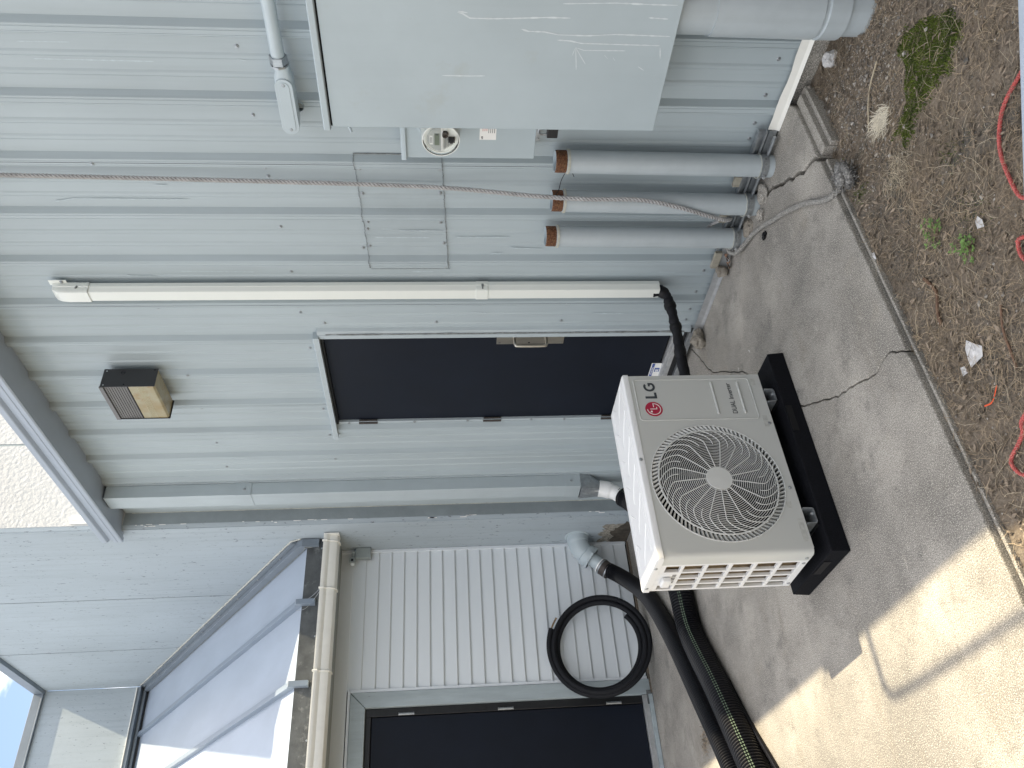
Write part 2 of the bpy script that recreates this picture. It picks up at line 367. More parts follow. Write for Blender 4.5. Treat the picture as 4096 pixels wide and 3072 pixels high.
def moss_mask(x, y):
    if not (-1.95 < x < -1.0 and -1.1 < y < -.3): return 0.
    ins = False; d = 9.; n = len(MOSS)
    for i in range(n):
        ax, ay = MOSS[i]; bx, by = MOSS[(i+1) % n]; d = min(d, seg_d(x, y, ax, ay, bx, by))
        if (ay > y) != (by > y) and x < (bx-ax)*(y-ay)/(by-ay)+ax: ins = not ins
    d = (-d if ins else d)+noise.noise(Vector((x*16, y*16, 9)))*.035
    return max(0., min(1., .5-d/.03))
xs = axis_pts(-150, 150, -2.1, .1, .018, [-60,-30,-14,-7,-3,1,3,8,20,60]); ys = axis_pts(-150, 150, -3.2, .1, .018, [-60,-25,-10,-5,1,4,10,30,80])
vs = [(x, y, soil_h(x, y) if (-2.2 < x < .2 and -3.3 < y < .2) else -.09) for y in ys for x in xs]
nx = len(xs); fs = [(j*nx+i, j*nx+i+1, (j+1)*nx+i+1, (j+1)*nx+i) for j in range(len(ys)-1) for i in range(nx-1)]
g = G(); g.add(vs, fs); o = build('ground', g, M['soil'], smooth=True); o['kind'] = 'structure'

# ---- pavement in three cracked pieces
def jag(P, amp, n, seed, ends=True):
    out = []
    for i in range(len(P)-1):
        a, b = Vector(P[i]), Vector(P[i+1])
        for k in range(n):
            t = k/n; p = a.lerp(b, t); d = (b-a).normalized(); q = Vector((-d.y, d.x))
            out.append(p+q*noise.noise(Vector((p.x*23, p.y*23, seed)))*amp*2)
    out.append(Vector(P[-1])); return [(p.x, p.y) for p in out]
side = bpy.data.objects.new('pavement', None); COL.objects.link(side); side['kind'] = 'structure'
crA = jag([(-2.03,-.436),(-2.15,-.37),(-2.32,-.235),(-2.46,-.15),(-2.56,-.02)], .012, 6, 1)     # wide crack at the corner piece
crB = jag([(-2.037,-1.468),(-2.12,-1.405),(-2.229,-1.412),(-2.372,-1.359),(-2.509,-1.315),(-2.656,-1.233),(-2.79,-1.17),(-2.95,-1.0),(-3.25,-.62),(-3.621,-.349),(-3.744,-.139),(-3.86,.05)], .007, 7, 2)
def slab(poly, z1=0., z0=-.12):
    bm = bmesh.new(); vv = [bm.verts.new((x, y, z1)) for x, y in poly]; fc = bm.faces.new(vv)
    if fc.normal.z < 0: fc.normal_flip()
    bm.normal_update()
    r_ = bmesh.ops.extrude_face_region(bm, geom=[fc]); 
    for e in r_['geom']:
        if isinstance(e, bmesh.types.BMVert): e.co.z = z0
    bmesh.ops.recalc_face_normals(bm, faces=bm.faces)
    me = bpy.data.meshes.new('slab'); bm.to_mesh(me); bm.free(); me.materials.append(M['conc'])
    ob = bpy.data.objects.new('slab', me); COL.objects.link(ob); ob.parent = side
    b = ob.modifiers.new('bevel', 'BEVEL'); b.width = .006; b.segments = 2; b.limit_method = 'ANGLE'; b.angle_limit = R(60)
    return ob
edge = lambda y: -2.03+noise.noise(Vector((0, y*9, 4)))*.006
eA = [(edge(y), y) for y in [-.10-.05*k for k in range(7)]]
slab(eA+crA[0:1]+crA[1:]+[(-2.4,-.02),(-2.06,-.03)])
off = lambda P, d: [(x-d[0], y-d[1]) for x, y in P]
eB = [(edge(-.47-.05*k), -.47-.05*k) for k in range(20)]
cA2 = off(crA, (.006,.016))
slab([p for p in cA2[::-1]]+eB+crB+[(-3.2,-.02),(-2.7,-.02)])
cB2 = off(crB, (.0035,.0035))
eC = [(edge(-1.5-.06*k), -1.5-.06*k) for k in range(75)]
slab(cB2[::-1]+eC+[(-2.03,-7),(-6.26,-7),(-6.26,-.05),(-4.4,.0)])
g = G(); g.box(-2.032, -1.985, -.425, -.06, -.13, -.018); g.box(-1.986,-1.962,-.42,-.03,-.14,-.040); g.box(-2.026, -2.012, -7, -.47, -.12, -.022)
o = build('slab_edge', g, M['conc'], side, bevel=.004)
# low blackened kerb against the siding and concrete walls
g = G(); g.box(-6.258,-6.22,-1.42,-.17,-.02,.012)
build('wall_footing', g, M['soil'], side)
g = G(); g.box(-2.0,-1.0,-.002,.05,-.3,-.004); g.box(-5.7,-2.0,-.002,.05,-.3,-.002); g.box(-1.0,3,-.002,.05,-.3,-.004)
build('foundation', g, M['conc'], side)

# ================================================================== METAL BUILDING
mb = thing('metal_building', 'grey ribbed metal wall with dark eave, black door and low base flashing', 'building', (-3,0,0))
P_ = .3186
def prof(xa, xb, y0=0.):
    """rib profile between xa > xb, going to the left"""
    pts = [(xa, None)]; k0 = -3
    raw = []
    for k in range(-18, 16):
        x = -1.74-P_*k
        raw += [(x,0),(x-.017,-.0275),(x-.0195,-.0305),(x-.0255,-.0305),(x-.0285,-.0262),(x-.0315,-.0262),(x-.0335,-.0285),(x-.050,-.0285),(x-.0515,-.0305),(x-.056,-.0305),(x-.060,-.0265),(x-.076,0),
                (x-.143,0),(x-.152,-.0052),(x-.165,-.0052),(x-.174,0),(x-.226,0),(x-.235,-.0052),(x-.248,-.0052),(x-.257,0)]
    raw.sort(key=lambda p: -p[0])
    def yat(x):
        for a, b in zip(raw, raw[1:]):
            if a[0] >= x >= b[0]: return a[1]+(b[1]-a[1])*((a[0]-x)/(a[0]-b[0]+1e-9))
        return 0
    return [(xa, yat(xa)+y0)]+[(x, y+y0) for x, y in raw if xb < x < xa]+[(xb, yat(xb)+y0)]
def panel(g, xa, xb, z0, z1, y0=0.): g.ext(prof(xa, xb, y0), z0, z1, 2, closed=False)
DX0, DX1, DZ = -3.632, -4.60, 2.27
seams = [-1.74-.040-P_*(2+3*j) for j in range(-6, 5)]
TOP = 4.02
for a, b in zip(seams, seams[1:]+[-5.50]):
    if a < -5.5: continue
    b = max(b, -5.50)
    g = G(); a2, b2 = a-.0012, b+.0012
    if b2 > DX0 or a2 < DX1: panel(g, a2, b2, .03, TOP)
    else:
        panel(g, a2, b2, DZ, TOP)
        if a2 > DX0: panel(g, a2, DX0, .03, DZ)
        if b2 < DX1: panel(g, DX1, b2, .03, DZ)
    o = build('wall_panel', g, M['wall'], mb)
g = G(); g.box(-5.7, 3, .034, .2, 0, .16); g.box(-5.7, DX1-.02, .034, .2, .16, 4.0); g.box(DX0+.02, 3, .034, .2, .16, 4.0); g.box(DX1-.02, DX0+.02, .034, .2, DZ, 4.0); g.box(DX1-.02,DX0+.02,.12,.2,.0,DZ)
build('light_block_backing', g, M['blackframe'], mb)  # dark backing added behind the panels to block light
# roof and eave
g = G(); g.ext([(-.215,4.14),(.3,4.14),(9,4.7),(9,4.78),(.3,4.20),(-.215,4.157)], -5.74, 6, 0)
build('roof', g, M['eave'], mb)
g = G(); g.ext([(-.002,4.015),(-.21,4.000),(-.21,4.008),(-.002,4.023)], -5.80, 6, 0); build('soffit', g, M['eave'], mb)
g = G(); g.ext([(-.21,4.000),(-.222,3.998),(-.228,4.006),(-.228,4.03),(-.222,4.036),(-.226,4.042),(-.226,4.064),(-.205,4.078),(-.205,4.100),(-.224,4.112),(-.228,4.118),(-.228,4.152),(-.222,4.158),(-.19,4.158),(-.19,4.0)], -5.82, 6, 0)
build('eave_gutter', g, M['eave'], mb)
g = G(); g.box(-2.58,-2.22,-.252,-.228,4.02,4.157); build('gutter_strap', g, M['eave'], mb)
# corner trim to the left of the downspout
g = G(); g.ext([(-5.28,-.0015),(-5.288,-.035),(-5.60,-.035),(-5.605,-.028),(-5.66,-.028),(-5.665,-.022),(-5.742,-.022),(-5.742,.03),(-5.28,.03)], .03, 4.0, 2)
build('corner_trim', g, M['trim'], mb)
# base flashing with peeled paint, and its sealant bead
for xa, xb in ((3, -2.19), (-2.93, -3.635), (-4.62, -5.28)):
    g = G(); n = max(2, int((xa-xb)/.06)); ptop = []
    vs = []; 
    for i in range(n+1):
        x = xa+(xb-xa)*i/n; dz = noise.noise(Vector((x*6, 0, 1)))*.012
        vs += [(x, -.034, .052+dz), (x, -.038, .018), (x, -.046, .002), (x, -.03, -.004)]
    g.add(vs, [(4*i+k, 4*i+k+1, 4*i+5+k, 4*i+4+k) for i in range(n) for k in range(3)])
    build('base_flashing', g, M['gutter'] if xa > 0 else M['alu'], mb, smooth=False)
# screws
SC = [(-1.854,2.372),(-2.175,2.369),(-2.44,3.129),(-2.448,2.366),(-2.507,2.362),(-2.821,2.356),(-3.138,2.352),(-3.415,2.356),(-3.462,2.352),(-3.555,2.229),(-3.779,2.341),(-3.415,1.591),(-3.553,1.591),(-2.964,1.961),(-4.377,2.346),(-4.414,2.342),(-4.727,2.336),(-5.046,2.332),(-3.413,.843),(-3.55,.858),(-3.138,.103),(-3.309,.104),(-3.414,.089),(-3.458,.102),(-3.551,.104),(-2.033,.108),(-2.18,.112),(-2.265,.111),(-1.707,.106),(-1.858,.107),(-3.419,3.115),(-4.383,3.109),(-4.80,3.11),(-5.12,3.11),(-4.03,3.11)]
def ysurf(x):
    for dx in (0,): 
        p = prof(x+.001, x-.001); return p[0][1]
for x, z in SC:
    y = ysurf(x)
    if y < -.02: x = x*(3.09+y)/3.09; z = 1.58+(z-1.58)*(3.09+y)/3.09; y = ysurf(x)
    inst(SCREW, (x, y-.0005, z), mb)
# patch panels with ragged sealant edges
pt = [(-2.373,1.956),(-2.488,1.953),(-2.641,1.953),(-2.767,1.950),(-2.836,1.942),(-2.924,1.940),(-3.065,1.933),(-3.108,1.933)]
def patch_piece(xa, xb, z0a, z0b, z1a, z1b, yo):
    g = G(); pr = prof(xa, xb, -yo); n = len(pr); vs = []
    for x, y in pr:
        t = (xa-x)/(xa-xb); j = noise.noise(Vector((x*40, 1, 2)))*.006
        vs.append((x, y, z0a+(z0b-z0a)*t+j))
    for x, y in pr:
        t = (xa-x)/(xa-xb); j = noise.noise(Vector((x*40, 5, 2)))*.005
        vs.append((x, y, z1a+(z1b-z1a)*t+j))
    g.add(vs, [(i, i+1, n+i+1, n+i) for i in range(n-1)]); return g, pr
p1, pr1 = patch_piece(-2.373, -2.777, 1.551, 1.537, 1.957, 1.949, .003); build('patch_panel', p1, M['patch'], mb)
p2, pr2 = patch_piece(-2.760, -3.112, 1.538, 1.519, 1.949, 1.932, .005); build('patch_panel', p2, M['patch'], mb)
for k, (zz, sd) in enumerate([((1.957,1.932), 3), ((1.551,1.519), 8)]):
    path = []
    for x, y in pr1+pr2[1:]:
        t = (-2.373-x)/(.739); path.append((x, y-.005, zz[0]+(zz[1]-zz[0])*t+noise.noise(Vector((x*40, 5 if k == 0 else 1, 2)))*.005))
    pp = []
    for a, b in zip(path, path[1:]):
        a, b = Vector(a), Vector(b); n = max(1, int((b-a).length/.006))
        for i in range(n):
            q = a.lerp(b, i/n); q.z += noise.noise(Vector((q.x*160, q.z*5, sd)))*.004; pp.append(q)
    g = G(); g.tube(pp, lambda i: .0010+.0022*abs(noise.noise(Vector((i*.3, sd, 0)))), 5); build('sealant_bead', g, M['darkcaulk'], mb, smooth=True)
g = G(); g.tube([Vector((-2.371, -.004, 1.957-.03*i)) for i in range(9)], .003, 5); g.tube([Vector((-3.114, -.006, 1.93-.06*i)) for i in range(8)], .0014, 5)
build('sealant_bead', g, M['darkcaulk'], mb)
for x, z in [(-2.45,1.935),(-2.454,1.562),(-2.602,1.934),(-2.597,1.56),(-2.783,1.923),(-2.785,1.559),(-2.829,1.928),(-2.942,1.925),(-2.926,1.543),(-3.09,1.920),(-3.095,1.535)]:
    y = ysurf(x)
    if y < -.02: x *= (3.09+y)/3.09; z = 1.58+(z-1.58)*(3.09+y)/3.09; y = ysurf(x)
    inst(SCREW, (x, y-.005, z), mb)
# paint scrapes on the wall
def scrapes(lines, yf, parent, w=.005):
    for ln in lines:
        P = [Vector((x, yf(x), z)) for x, z in ln]; pp = []
        for a, b in zip(P, P[1:]):
            n = max(1, int((b-a).length/.012)); pp += [a.lerp(b, i/n) for i in range(n)]
        pp.append(P[-1]); n = len(pp)
        g = G(); g.ribbon(pp, lambda i: w*(.35+1.0*abs(noise.noise(Vector((i*.45, P[0].x*9, P[0].z)))))*(1 if 0 < i < n-1 else .3), (0,-1,0))
        build('paint_scrape', g, M['scrape'] if parent.name.startswith('electrical') else M['scrape2'], parent)
wl = [[(-1.853,3.217),(-1.852,3.016)],[(-1.927,3.181),(-1.929,2.715)],[(-1.908,2.38),(-1.916,2.345)],[(-2.838,1.773),(-2.839,1.551)],[(-2.888,1.893),(-2.89,1.616)],[(-2.885,1.479),(-2.886,1.198)],[(-3.482,.677),(-3.489,.49)],[(-2.662,3.371),(-2.644,3.281),(-2.647,2.752)],[(-3.134,2.921),(-3.14,2.543)],[(-3.14,1.72),(-3.142,1.6)],[(-2.96,1.2),(-2.97,1.02)],[(-3.15,.36),(-3.152,.26)],[(-2.83,1.86),(-2.832,1.80)],[(-3.0,1.3),(-3.0,1.23)],[(-2.56,2.9),(-2.562,2.83)],[(-3.16,3.2),(-3.163,3.05)],[(-3.47,1.40),(-3.475,1.30)]]
scrapes(wl, lambda x: min(ysurf(x+d) for d in (-.008,-.004,0,.004,.008))-(.0058 if -3.12 < x < -2.37 else .0006), mb, .009)
random.seed(3)
ext = []
for i in range(26):
    x = random.uniform(-5.0,-1.5); z = random.uniform(.3, 3.7); ext.append([(x, z), (x+random.uniform(-.004,.004), z-random.uniform(.01,.07))])
ext = [e for e in ext if not (-4.62 < e[0][0] < -3.6 and e[0][1] < 2.4) and abs(ysurf(e[0][0])) < .001]
scrapes(ext, lambda x: ysurf(x)-.0004, mb, .005)

# door of the metal building
door = bpy.data.objects.new('door', None); COL.objects.link(door); door.parent = mb; door.location = Vector((-4.1,0,0))-mb.location
g = G(); g.box(-4.568,-3.662,.012,.055,.165,2.255); build('door_leaf', g, M['black'], door, bevel=.002)
g = G(); g.box(-3.776,-3.672,.008,.012,.818,1.228); build('handle_plate', g, M['steel'], door, bevel=.0015)
hx = -3.705
path = [(hx-.005,.01,1.123),(hx-.005,-.035,1.123),(hx-.006,-.052,1.118),(hx-.007,-.06,1.10),(hx-.007,-.06,.955),(hx-.006,-.052,.935),(hx-.005,-.035,.93),(hx-.005,.01,.93)]
g = G(); g.tube(spline(path, 6), .0095, 14); build('pull_handle', g, M['steel'], door, smooth=True)
g = G()
for z in (1.21, .835):
    for x in (-3.688,-3.762): g.lathe((x,.008,z), (0,-1,0), [(0,.005),(.002,.004),(.0022,.0001)], 10)
for x, z in ((-3.688,1.025),(-3.762,1.03),(-3.762,1.21)): g.lathe((x,.0075,z), (0,-1,0), [(0,.006),(.001,.006),(.0011,.0001)], 10, 1)
build('plate_screw', g, [M['galv'], M['blackframe']], door)
for z in (2.06, 1.22, .40):
    g = G(); g.cyl((-4.582,-.006,z-.062), (-4.582,-.006,z+.062), .009, 12); g.box(-4.578,-4.556,.0,.004,z-.06,z+.06)
    for k in range(1, 5): g.cyl((-4.582,-.006,z-.062+.0248*k-.001), (-4.582,-.006,z-.062+.0248*k+.001), .0098, 12)
    build('hinge', g, M['oldhinge'], door, smooth=True)
# sticker on the door
g = G(); g.box(-4.125,-3.988,.0095,.0115,.142,.218); st = build('sticker', g, M['white'], door)
g = G(); g.box(-4.123,-3.99,.008,.0092,.196,.213)
build('sticker_band', g, M['blue'], st)
STK = st
# frame
g = G(); g.box(-3.662,-3.632,-.034,.06,.10,2.272); build('door_frame', g, M['trim'], mb, bevel=.002)
g = G(); g.box(-4.592,-4.570,-.004,.06,.10,2.258); g.ext([(-4.592,-.004),(-4.597,.002),(-4.64,.008),(-4.655,-.006),(-4.664,-.006),(-4.664,.03),(-4.592,.03)], .03, 2.266, 2); build('door_frame', g, M['trim'], mb)
g = G(); g.ext([(-.045,2.272),(-.048,2.270),(-.048,2.300),(-.045,2.304),(.02,2.309),(.02,2.272)], -4.722, -3.64, 0); build('door_head_trim', g, M['trim'], mb)
g = G(); g.box(-4.59,-3.662,-.008,.012,2.256,2.272); g.box(-3.668,-3.662,-.01,.03,.12,2.27); build('door_gasket', g, M['blackframe'], mb)
g = G(); g.box(-4.60,-3.66,-.02,.03,.105,.135); g.box(-4.60,-3.66,-.012,.03,.136,.152); build('door_sill', g, M['alu'], mb, bevel=.002)
g = G(); g.box(-4.62,-3.64,-.005,.03,.066,.104); build('sill_gap', g, M['blackframe'], mb)
g = G(); g.box(-4.62,-3.64,-.028,.03,.032,.064); build('sill_angle', g, M['galv'], mb, bevel=.002)
g = G(); g.tube([Vector((-3.628, -.03+.01*abs(noise.noise(Vector((i*.31,0,0)))), .1+.03*i)) for i in range(72)], lambda i: .004+.006*abs(noise.noise(Vector((i*.2,1,0)))), 6); build('sealant_bead', g, M['darkcaulk'], mb)
g = G(); g.ext([(-3.60,.0),(-3.612,-.018),(-3.632,-.030),(-3.632,0)], .06, 2.28, 2); build('jamb_trim', g, M['trim'], mb)
for z in (2.19,1.75,1.39,.95,.72): inst(SCREW, (-4.581,-.0045,z), mb)

nb_ = G(); nb_.box(3.6, 7, -9, .0, -.2, 4.2); o = build('shading_wing', nb_, M['shadingwing'], None); tag(o, 'unseen brown block added on the right to dim the light', 'building')  # added out of view to darken surfaces that face right
# ================================================================== CONCRETE BUILDING
cb = thing('concrete_building', 'tall pale blue painted concrete panel building with dark coping beyond the metal wall', 'building', (-7,0,0))
js = [-5.77,-7.09,-8.405,-9.62]
for i in range(3):
    xa, xb = js[i]-(.0 if i == 0 else .008), js[i+1]+.008*(i < 2)
    g = G(); g.box(xb, xa, -.16, .2, -.1, 6.03); build('concrete_panel', g, M['concrete'], cb, bevel=.006 if i else .004)
    if i < 2:
        g = G(); g.box(js[i+1]-.008, js[i+1]+.008, -.150, .1, 0, 6.03); build('joint_sealant', g, M['jbox'], cb)
g = G(); g.ext([(-5.77,-.16),(-5.757,-.160),(-5.755,-.150),(-5.748,-.150),(-5.74,-.128),(-5.74,.2),(-5.77,.2)], -.1, 6.03, 2); build('corner_arris', g, M['concrete'], cb)
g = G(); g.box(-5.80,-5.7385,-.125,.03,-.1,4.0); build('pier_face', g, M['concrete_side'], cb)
g = G(); g.box(-5.80,-5.737,-.12,.612,4.0,6.03); g.box(-5.80,-5.737,.632,8,4.0,6.03); build('parapet_side', g, M['stucco'], cb)
g = G(); g.box(-5.79,-5.741,.60,.64,4.0,6.03); build('joint_sealant', g, M['jbox'], cb)
g = G(); g.box(-5.737,-5.725,-.035,-.105,4.16,4.385); g.box(-5.726,-5.715,-.062,-.078,4.16,4.385); build('flashing_end', g, M['gutter'], cb)
g = G(); g.box(-9.66,-5.70,-.20,.24,6.03,6.14); build('coping', g, M['flash'], cb, bevel=.004)
g = G(); g.box(-10.0,-9.62,-9,-.162,0,6.035); build('concrete_wing', g, M['concrete'], cb)
g = G(); g.box(-10.04,-9.585,-9,-.20,6.036,6.14); g.box(-9.586,-9.578,-9,-.20,6.03,6.045); build('coping', g, [M['flash']], cb, bevel=.004)
g = G(); g.box(-10,-5.8,.2,8,0,6.0); build('concrete_core', g, M['concrete'], cb)
random.seed(31)
def blot(x0, x1, z0, z1, n, seed, m, name, y):
    P = []; cx_, cz_ = (x0+x1)/2, (z0+z1)/2
    for k in range(n):
        a = 2*PI*k/n; q = 1+.55*noise.noise(Vector((math.cos(a)*2.2, math.sin(a)*2.2, seed)))+.25*noise.noise(Vector((math.cos(a)*9, math.sin(a)*9, seed)))
        P.append((cx_+(x1-x0)/2*q*math.cos(a), cz_+(z1-z0)/2*q*math.sin(a)))
    P = [(max(-6.25, min(-5.775, x)), max(.004, z)) for x, z in P]
    vs = [(x, y, z) for x, z in P]+[(cx_, y, max(.01, cz_))]
    g = G(); g.add(vs, [(k, (k+1) % n, n) for k in range(n)]); build(name, g, m, cb)
M['bare'] = mat('bare_brown_concrete', (.10,.085,.065), .9, var=.5, vscale=20, bump=.6, bscale=60)
M['peel'] = mat('peeled_undercoat', (.36,.34,.29), .8, var=.4, vscale=40, rust=((.13,.11,.09), .5, .6, 50))
blot(-6.27,-5.90,-.05,.26,60,1.,M['peel'],'peeled_paint',-.1606); blot(-6.3,-5.90,-.10,.17,60,2.,M['bare'],'peeled_paint',-.1612)
# ragged light caulk where metal wall trim meets the pier
pp = [Vector((-5.739+.002*noise.noise(Vector((i*.4,0,0))), -.024, .05+i*.05)) for i in range(79)]
g = G(); g.tube(pp, lambda i: .003+.005*abs(noise.noise(Vector((i*.7,4,0)))), 6); build('caulk_line', g, M['caulk'], cb)
random.seed(5)
g = G()
for i in range(26):
    z = random.uniform(.2, 4.0); l = random.uniform(.01,.06); y = random.choice([-.130,-.140,-.127])
    g.box(-5.7445,-5.741+.004,y,y+.004,z,z+l)
build('paint_flake', g, M['white'], cb)

# ================================================================== LEAN-TO WITH WHITE SIDING
lt = thing('lean_to', 'white siding lean-to with a standing seam metal roof and black door', 'building', (-6.26,-1.5,0))
def board(z0, z1, ya, yb):
    g = G(); g.ext([(-6.245,z0),(-6.243,z0+.004),(-6.258,z1),(-6.29,z1),(-6.29,z0+.006),(-6.262,z0+.006),(-6.262,z0)], ya, yb, 1); return g
zb = .022; k = 0
while zb < 2.30:
    z1 = min(zb+.1035, 2.42)
    ya = -1.292 if zb < 2.2 else -7
    build('siding_board', board(zb, z1, -.182, ya), M['sid'], lt); zb += .1035
build('siding_board', board(zb, 2.40, -.182, -7), M['sid'], lt)
g = G(); g.box(-6.30,-6.238,-.185,-.161,.02,2.40); build('corner_trim', g, M['sidtrim'], lt, bevel=.002)
g = G(); g.box(-6.30,-6.238,-1.312,-1.290,.02,2.272); g.box(-6.30,-6.238,-7,-1.290,2.272,2.292); build('casing_trim', g, M['sidtrim'], lt, bevel=.002)
g = G(); g.ext([(-1.314,.01),(-1.425,.01),(-1.425,2.157),(-1.314,2.268)], -6.30, -6.232, 0); build('door_casing', g, M['casing'], lt, bevel=.003)
g = G(); g.ext([(-1.317,2.270),(-1.428,2.159),(-7,2.159),(-7,2.270)], -6.30, -6.232, 0); build('door_casing', g, M['casing'], lt, bevel=.003)
g = G(); g.box(-6.34,-6.262,-1.484,-1.427,.03,2.155); g.box(-6.34,-6.262,-2.44,-1.484,2.115,2.155); g.box(-6.34,-6.262,-2.50,-2.40,.03,2.155); build('door_frame', g, M['blackframe'], lt, bevel=.004)
g = G(); g.box(-6.9,-6.31,-7,-.16,0,2.42); build('inner_wall', g, M['blackframe'], lt)
ld = bpy.data.objects.new('door', None); COL.objects.link(ld); ld.parent = lt; ld.location = Vector((-6.3,-2,0))-lt.location
g = G(); g.box(-6.305,-6.275,-2.398,-1.487,.078,2.110); build('door_leaf', g, M['black'], ld, bevel=.003)
for z in (1.857, 1.12, .30):
    g = G(); g.cyl((-6.262,-1.472,z-.055), (-6.262,-1.472,z+.055), .010, 12)
    for s_ in (-.055,-.018,.018,.055): g.cyl((-6.262,-1.472,z+s_-.003), (-6.262,-1.472,z+s_+.003), .0115, 12)
    build('hinge', g, M['galv'], ld, smooth=True)
g = G(); g.box(-6.275,-6.235,-2.44,-1.43,.034,.076); build('kick_strip', g, M['alu'], ld, bevel=.002)
g = G(); g.box(-6.28,-6.22,-7,-1.43,.004,.033); build('threshold', g, M['casing'], ld)
g = G(); g.box(-6.262,-6.225,-1.50,-1.40,-.0,.045); build('rotted_post_foot', g, M['darkgalv'], lt)
# soffit, gutter, roof
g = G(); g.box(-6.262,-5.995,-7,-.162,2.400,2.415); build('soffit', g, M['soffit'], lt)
g = G(); g.ext([(-5.998,2.502),(-5.998,2.388),(-5.945,2.388),(-5.918,2.400),(-5.905,2.425),(-5.905,2.455),(-5.892,2.470),(-5.885,2.480),(-5.885,2.503),(-5.893,2.503),(-5.893,2.484),(-5.912,2.462),(-5.912,2.430),(-5.948,2.396),(-5.990,2.396),(-5.990,2.502)], -7, -.175, 1)
g.box(-5.998,-5.887,-.176,-.168,2.386,2.504)
gt = build('gutter', g, M['gutter'], lt, smooth=True)
for y in (-.23,-.62,-1.24,-1.95):
    g = G(); g.tube([(-5.99,y,2.383),(-5.945,y,2.383),(-5.913,y,2.397),(-5.900,y,2.425),(-5.900,y,2.457),(-5.88,y,2.476),(-5.880,y,2.508),(-5.90,y,2.509)], .0055, 6); build('gutter_clip', g, M['gutter'], gt)
def rz(x): return 2.645+.628*(-6.02-x)
ribs = [-.69-.61*k for k in range(0, 11)]
edges = [-.19]+ribs+[-7.2]
for a, b in zip(edges, edges[1:]):
    g = G(); vs = []; n = 12; m_ = 6
    for i in range(n+1):
        x = -6.02+(-9.60+6.02)*i/n
        for j in range(m_+1):
            y = a-.004+(b+.008-a)*j/m_; vs.append((x, y, rz(x)+.008*noise.noise(Vector((x*1.7, y*3, 2)))*math.sin(PI*j/m_)))
    vs2 = [(x, y, z-.01) for x, y, z in vs]
    g.add(vs, [(i*(m_+1)+j, i*(m_+1)+j+1, (i+1)*(m_+1)+j+1, (i+1)*(m_+1)+j) for i in range(n) for j in range(m_)])
    build('roof_panel', g, M['roof'], lt, smooth=True)
M['seam'] = mat('roof_paint_shaded', (.20,.25,.31), .35, var=.08, vscale=3)  # same paint as the panels, darkened to paint the seams' shaded sides
for y in ribs:
    g = G(); g.ext([(-6.01,2.645+.052),(-9.60,rz(-9.60)+.046),(-9.60,rz(-9.60)-.004),(-6.02,2.640)], y-.021, y+.021, 1)
    g.ext([(-6.005,2.700),(-5.975,2.688),(-5.970,2.545),(-6.02,2.545),(-6.02,2.66)], y-.021, y+.021, 1); build('standing_seam', g, M['seam'], lt, bevel=.003)
g = G(); g.box(-6.03,-6.02,-7.2,-.165,2.50,2.648); g.box(-6.021,-6.012,-7.2,-.165,2.52,2.545); g.box(-6.02,-6.004,-7.2,-.165,2.50,2.516); build('roof_apron', g, M['darkgalv'], lt)
for y in (-.24,-.95,-1.68): inst(SCREW, (-6.015,y,2.53), lt, (0,0,R(90)))
g = G(); g.ext([(-5.985,2.55),(-5.985,2.685),(-6.03,2.738),(-9.58,rz(-9.58)+.07),(-9.58,rz(-9.58)+.0),(-6.02,2.64),(-6.01,2.55)], -.232, -.165, 1); build('rake_flashing', g, M['flash'], lt, bevel=.004)
g = G(); g.ext([(-6.03,2.742),(-6.03,2.775),(-9.58,rz(-9.58)+.110),(-9.58,rz(-9.58)+.071)], -.19, -.1605, 1); build('rake_flashing', g, M['flash'], lt)
def bumpy(P, rad, name, m, parent, seed):
    pts = resample([Vector(p) for p in P], .02)
    g = G(); g.tube([p+Vector((noise.noise(Vector((i*.5,seed,0))), noise.noise(Vector((i*.5,seed,3))), noise.noise(Vector((i*.5,seed,7)))))*rad*.5 for i, p in enumerate(pts)], lambda i: rad*(.6+.7*abs(noise.noise(Vector((i*.3,seed,9))))), 6)
    build(name, g, m, parent, smooth=True)
bumpy([(-5.99,-.165,2.70),(-6.03,-.165,2.782),(-9.58,-.165,rz(-9.58)+.118)], .010, 'caulk_line', M['caulk'], lt, 2)
bumpy([(-6.0,-.236,2.60),(-6.0,-.236,2.66),(-6.06,-.236,2.68),(-6.9,-.236,rz(-6.9)+.01)], .006, 'caulk_line', M['darkcaulk'], lt, 5)
bumpy([(-6.9,-.236,rz(-6.9)+.01),(-9.5,-.236,rz(-9.5)+.01)], .004, 'caulk_line', M['darkcaulk'], lt, 6)
for i in range(9):
    x = -6.3-.4*i; inst(SCREW, (x,-.191,rz(x)+.088), lt)
g = G(); g.box(-9.618,-9.585,-7,-.18,4.935,5.02); g.box(-9.618,-9.565,-7,-.18,4.915,4.937); g.box(-9.6,-9.50,-7,-.18,4.955,4.965)
build('head_flashing', g, M['flash'], lt); g = G(); g.box(-9.618,-9.572,-7,-.18,5.02,5.03); build('head_flashing', g, M['gutter'], lt)
g = G(); g.box(-9.615,-9.60,-7,-.20,4.86,4.92); build('roof_end_gap', g, M['blackframe'], lt)
# wires tied from the gutter to the seams
for ya, yb in ((-.62,-.67),(-.64,-.74)):
    g = G(); g.tube(spline([(-5.90,ya,2.50),(-5.97,(ya+yb)/2,2.56),(-6.0,yb,2.62),(-6.03,yb,2.69)], 5), .0018, 5); build('tie_wire', g, M['galv'], lt)

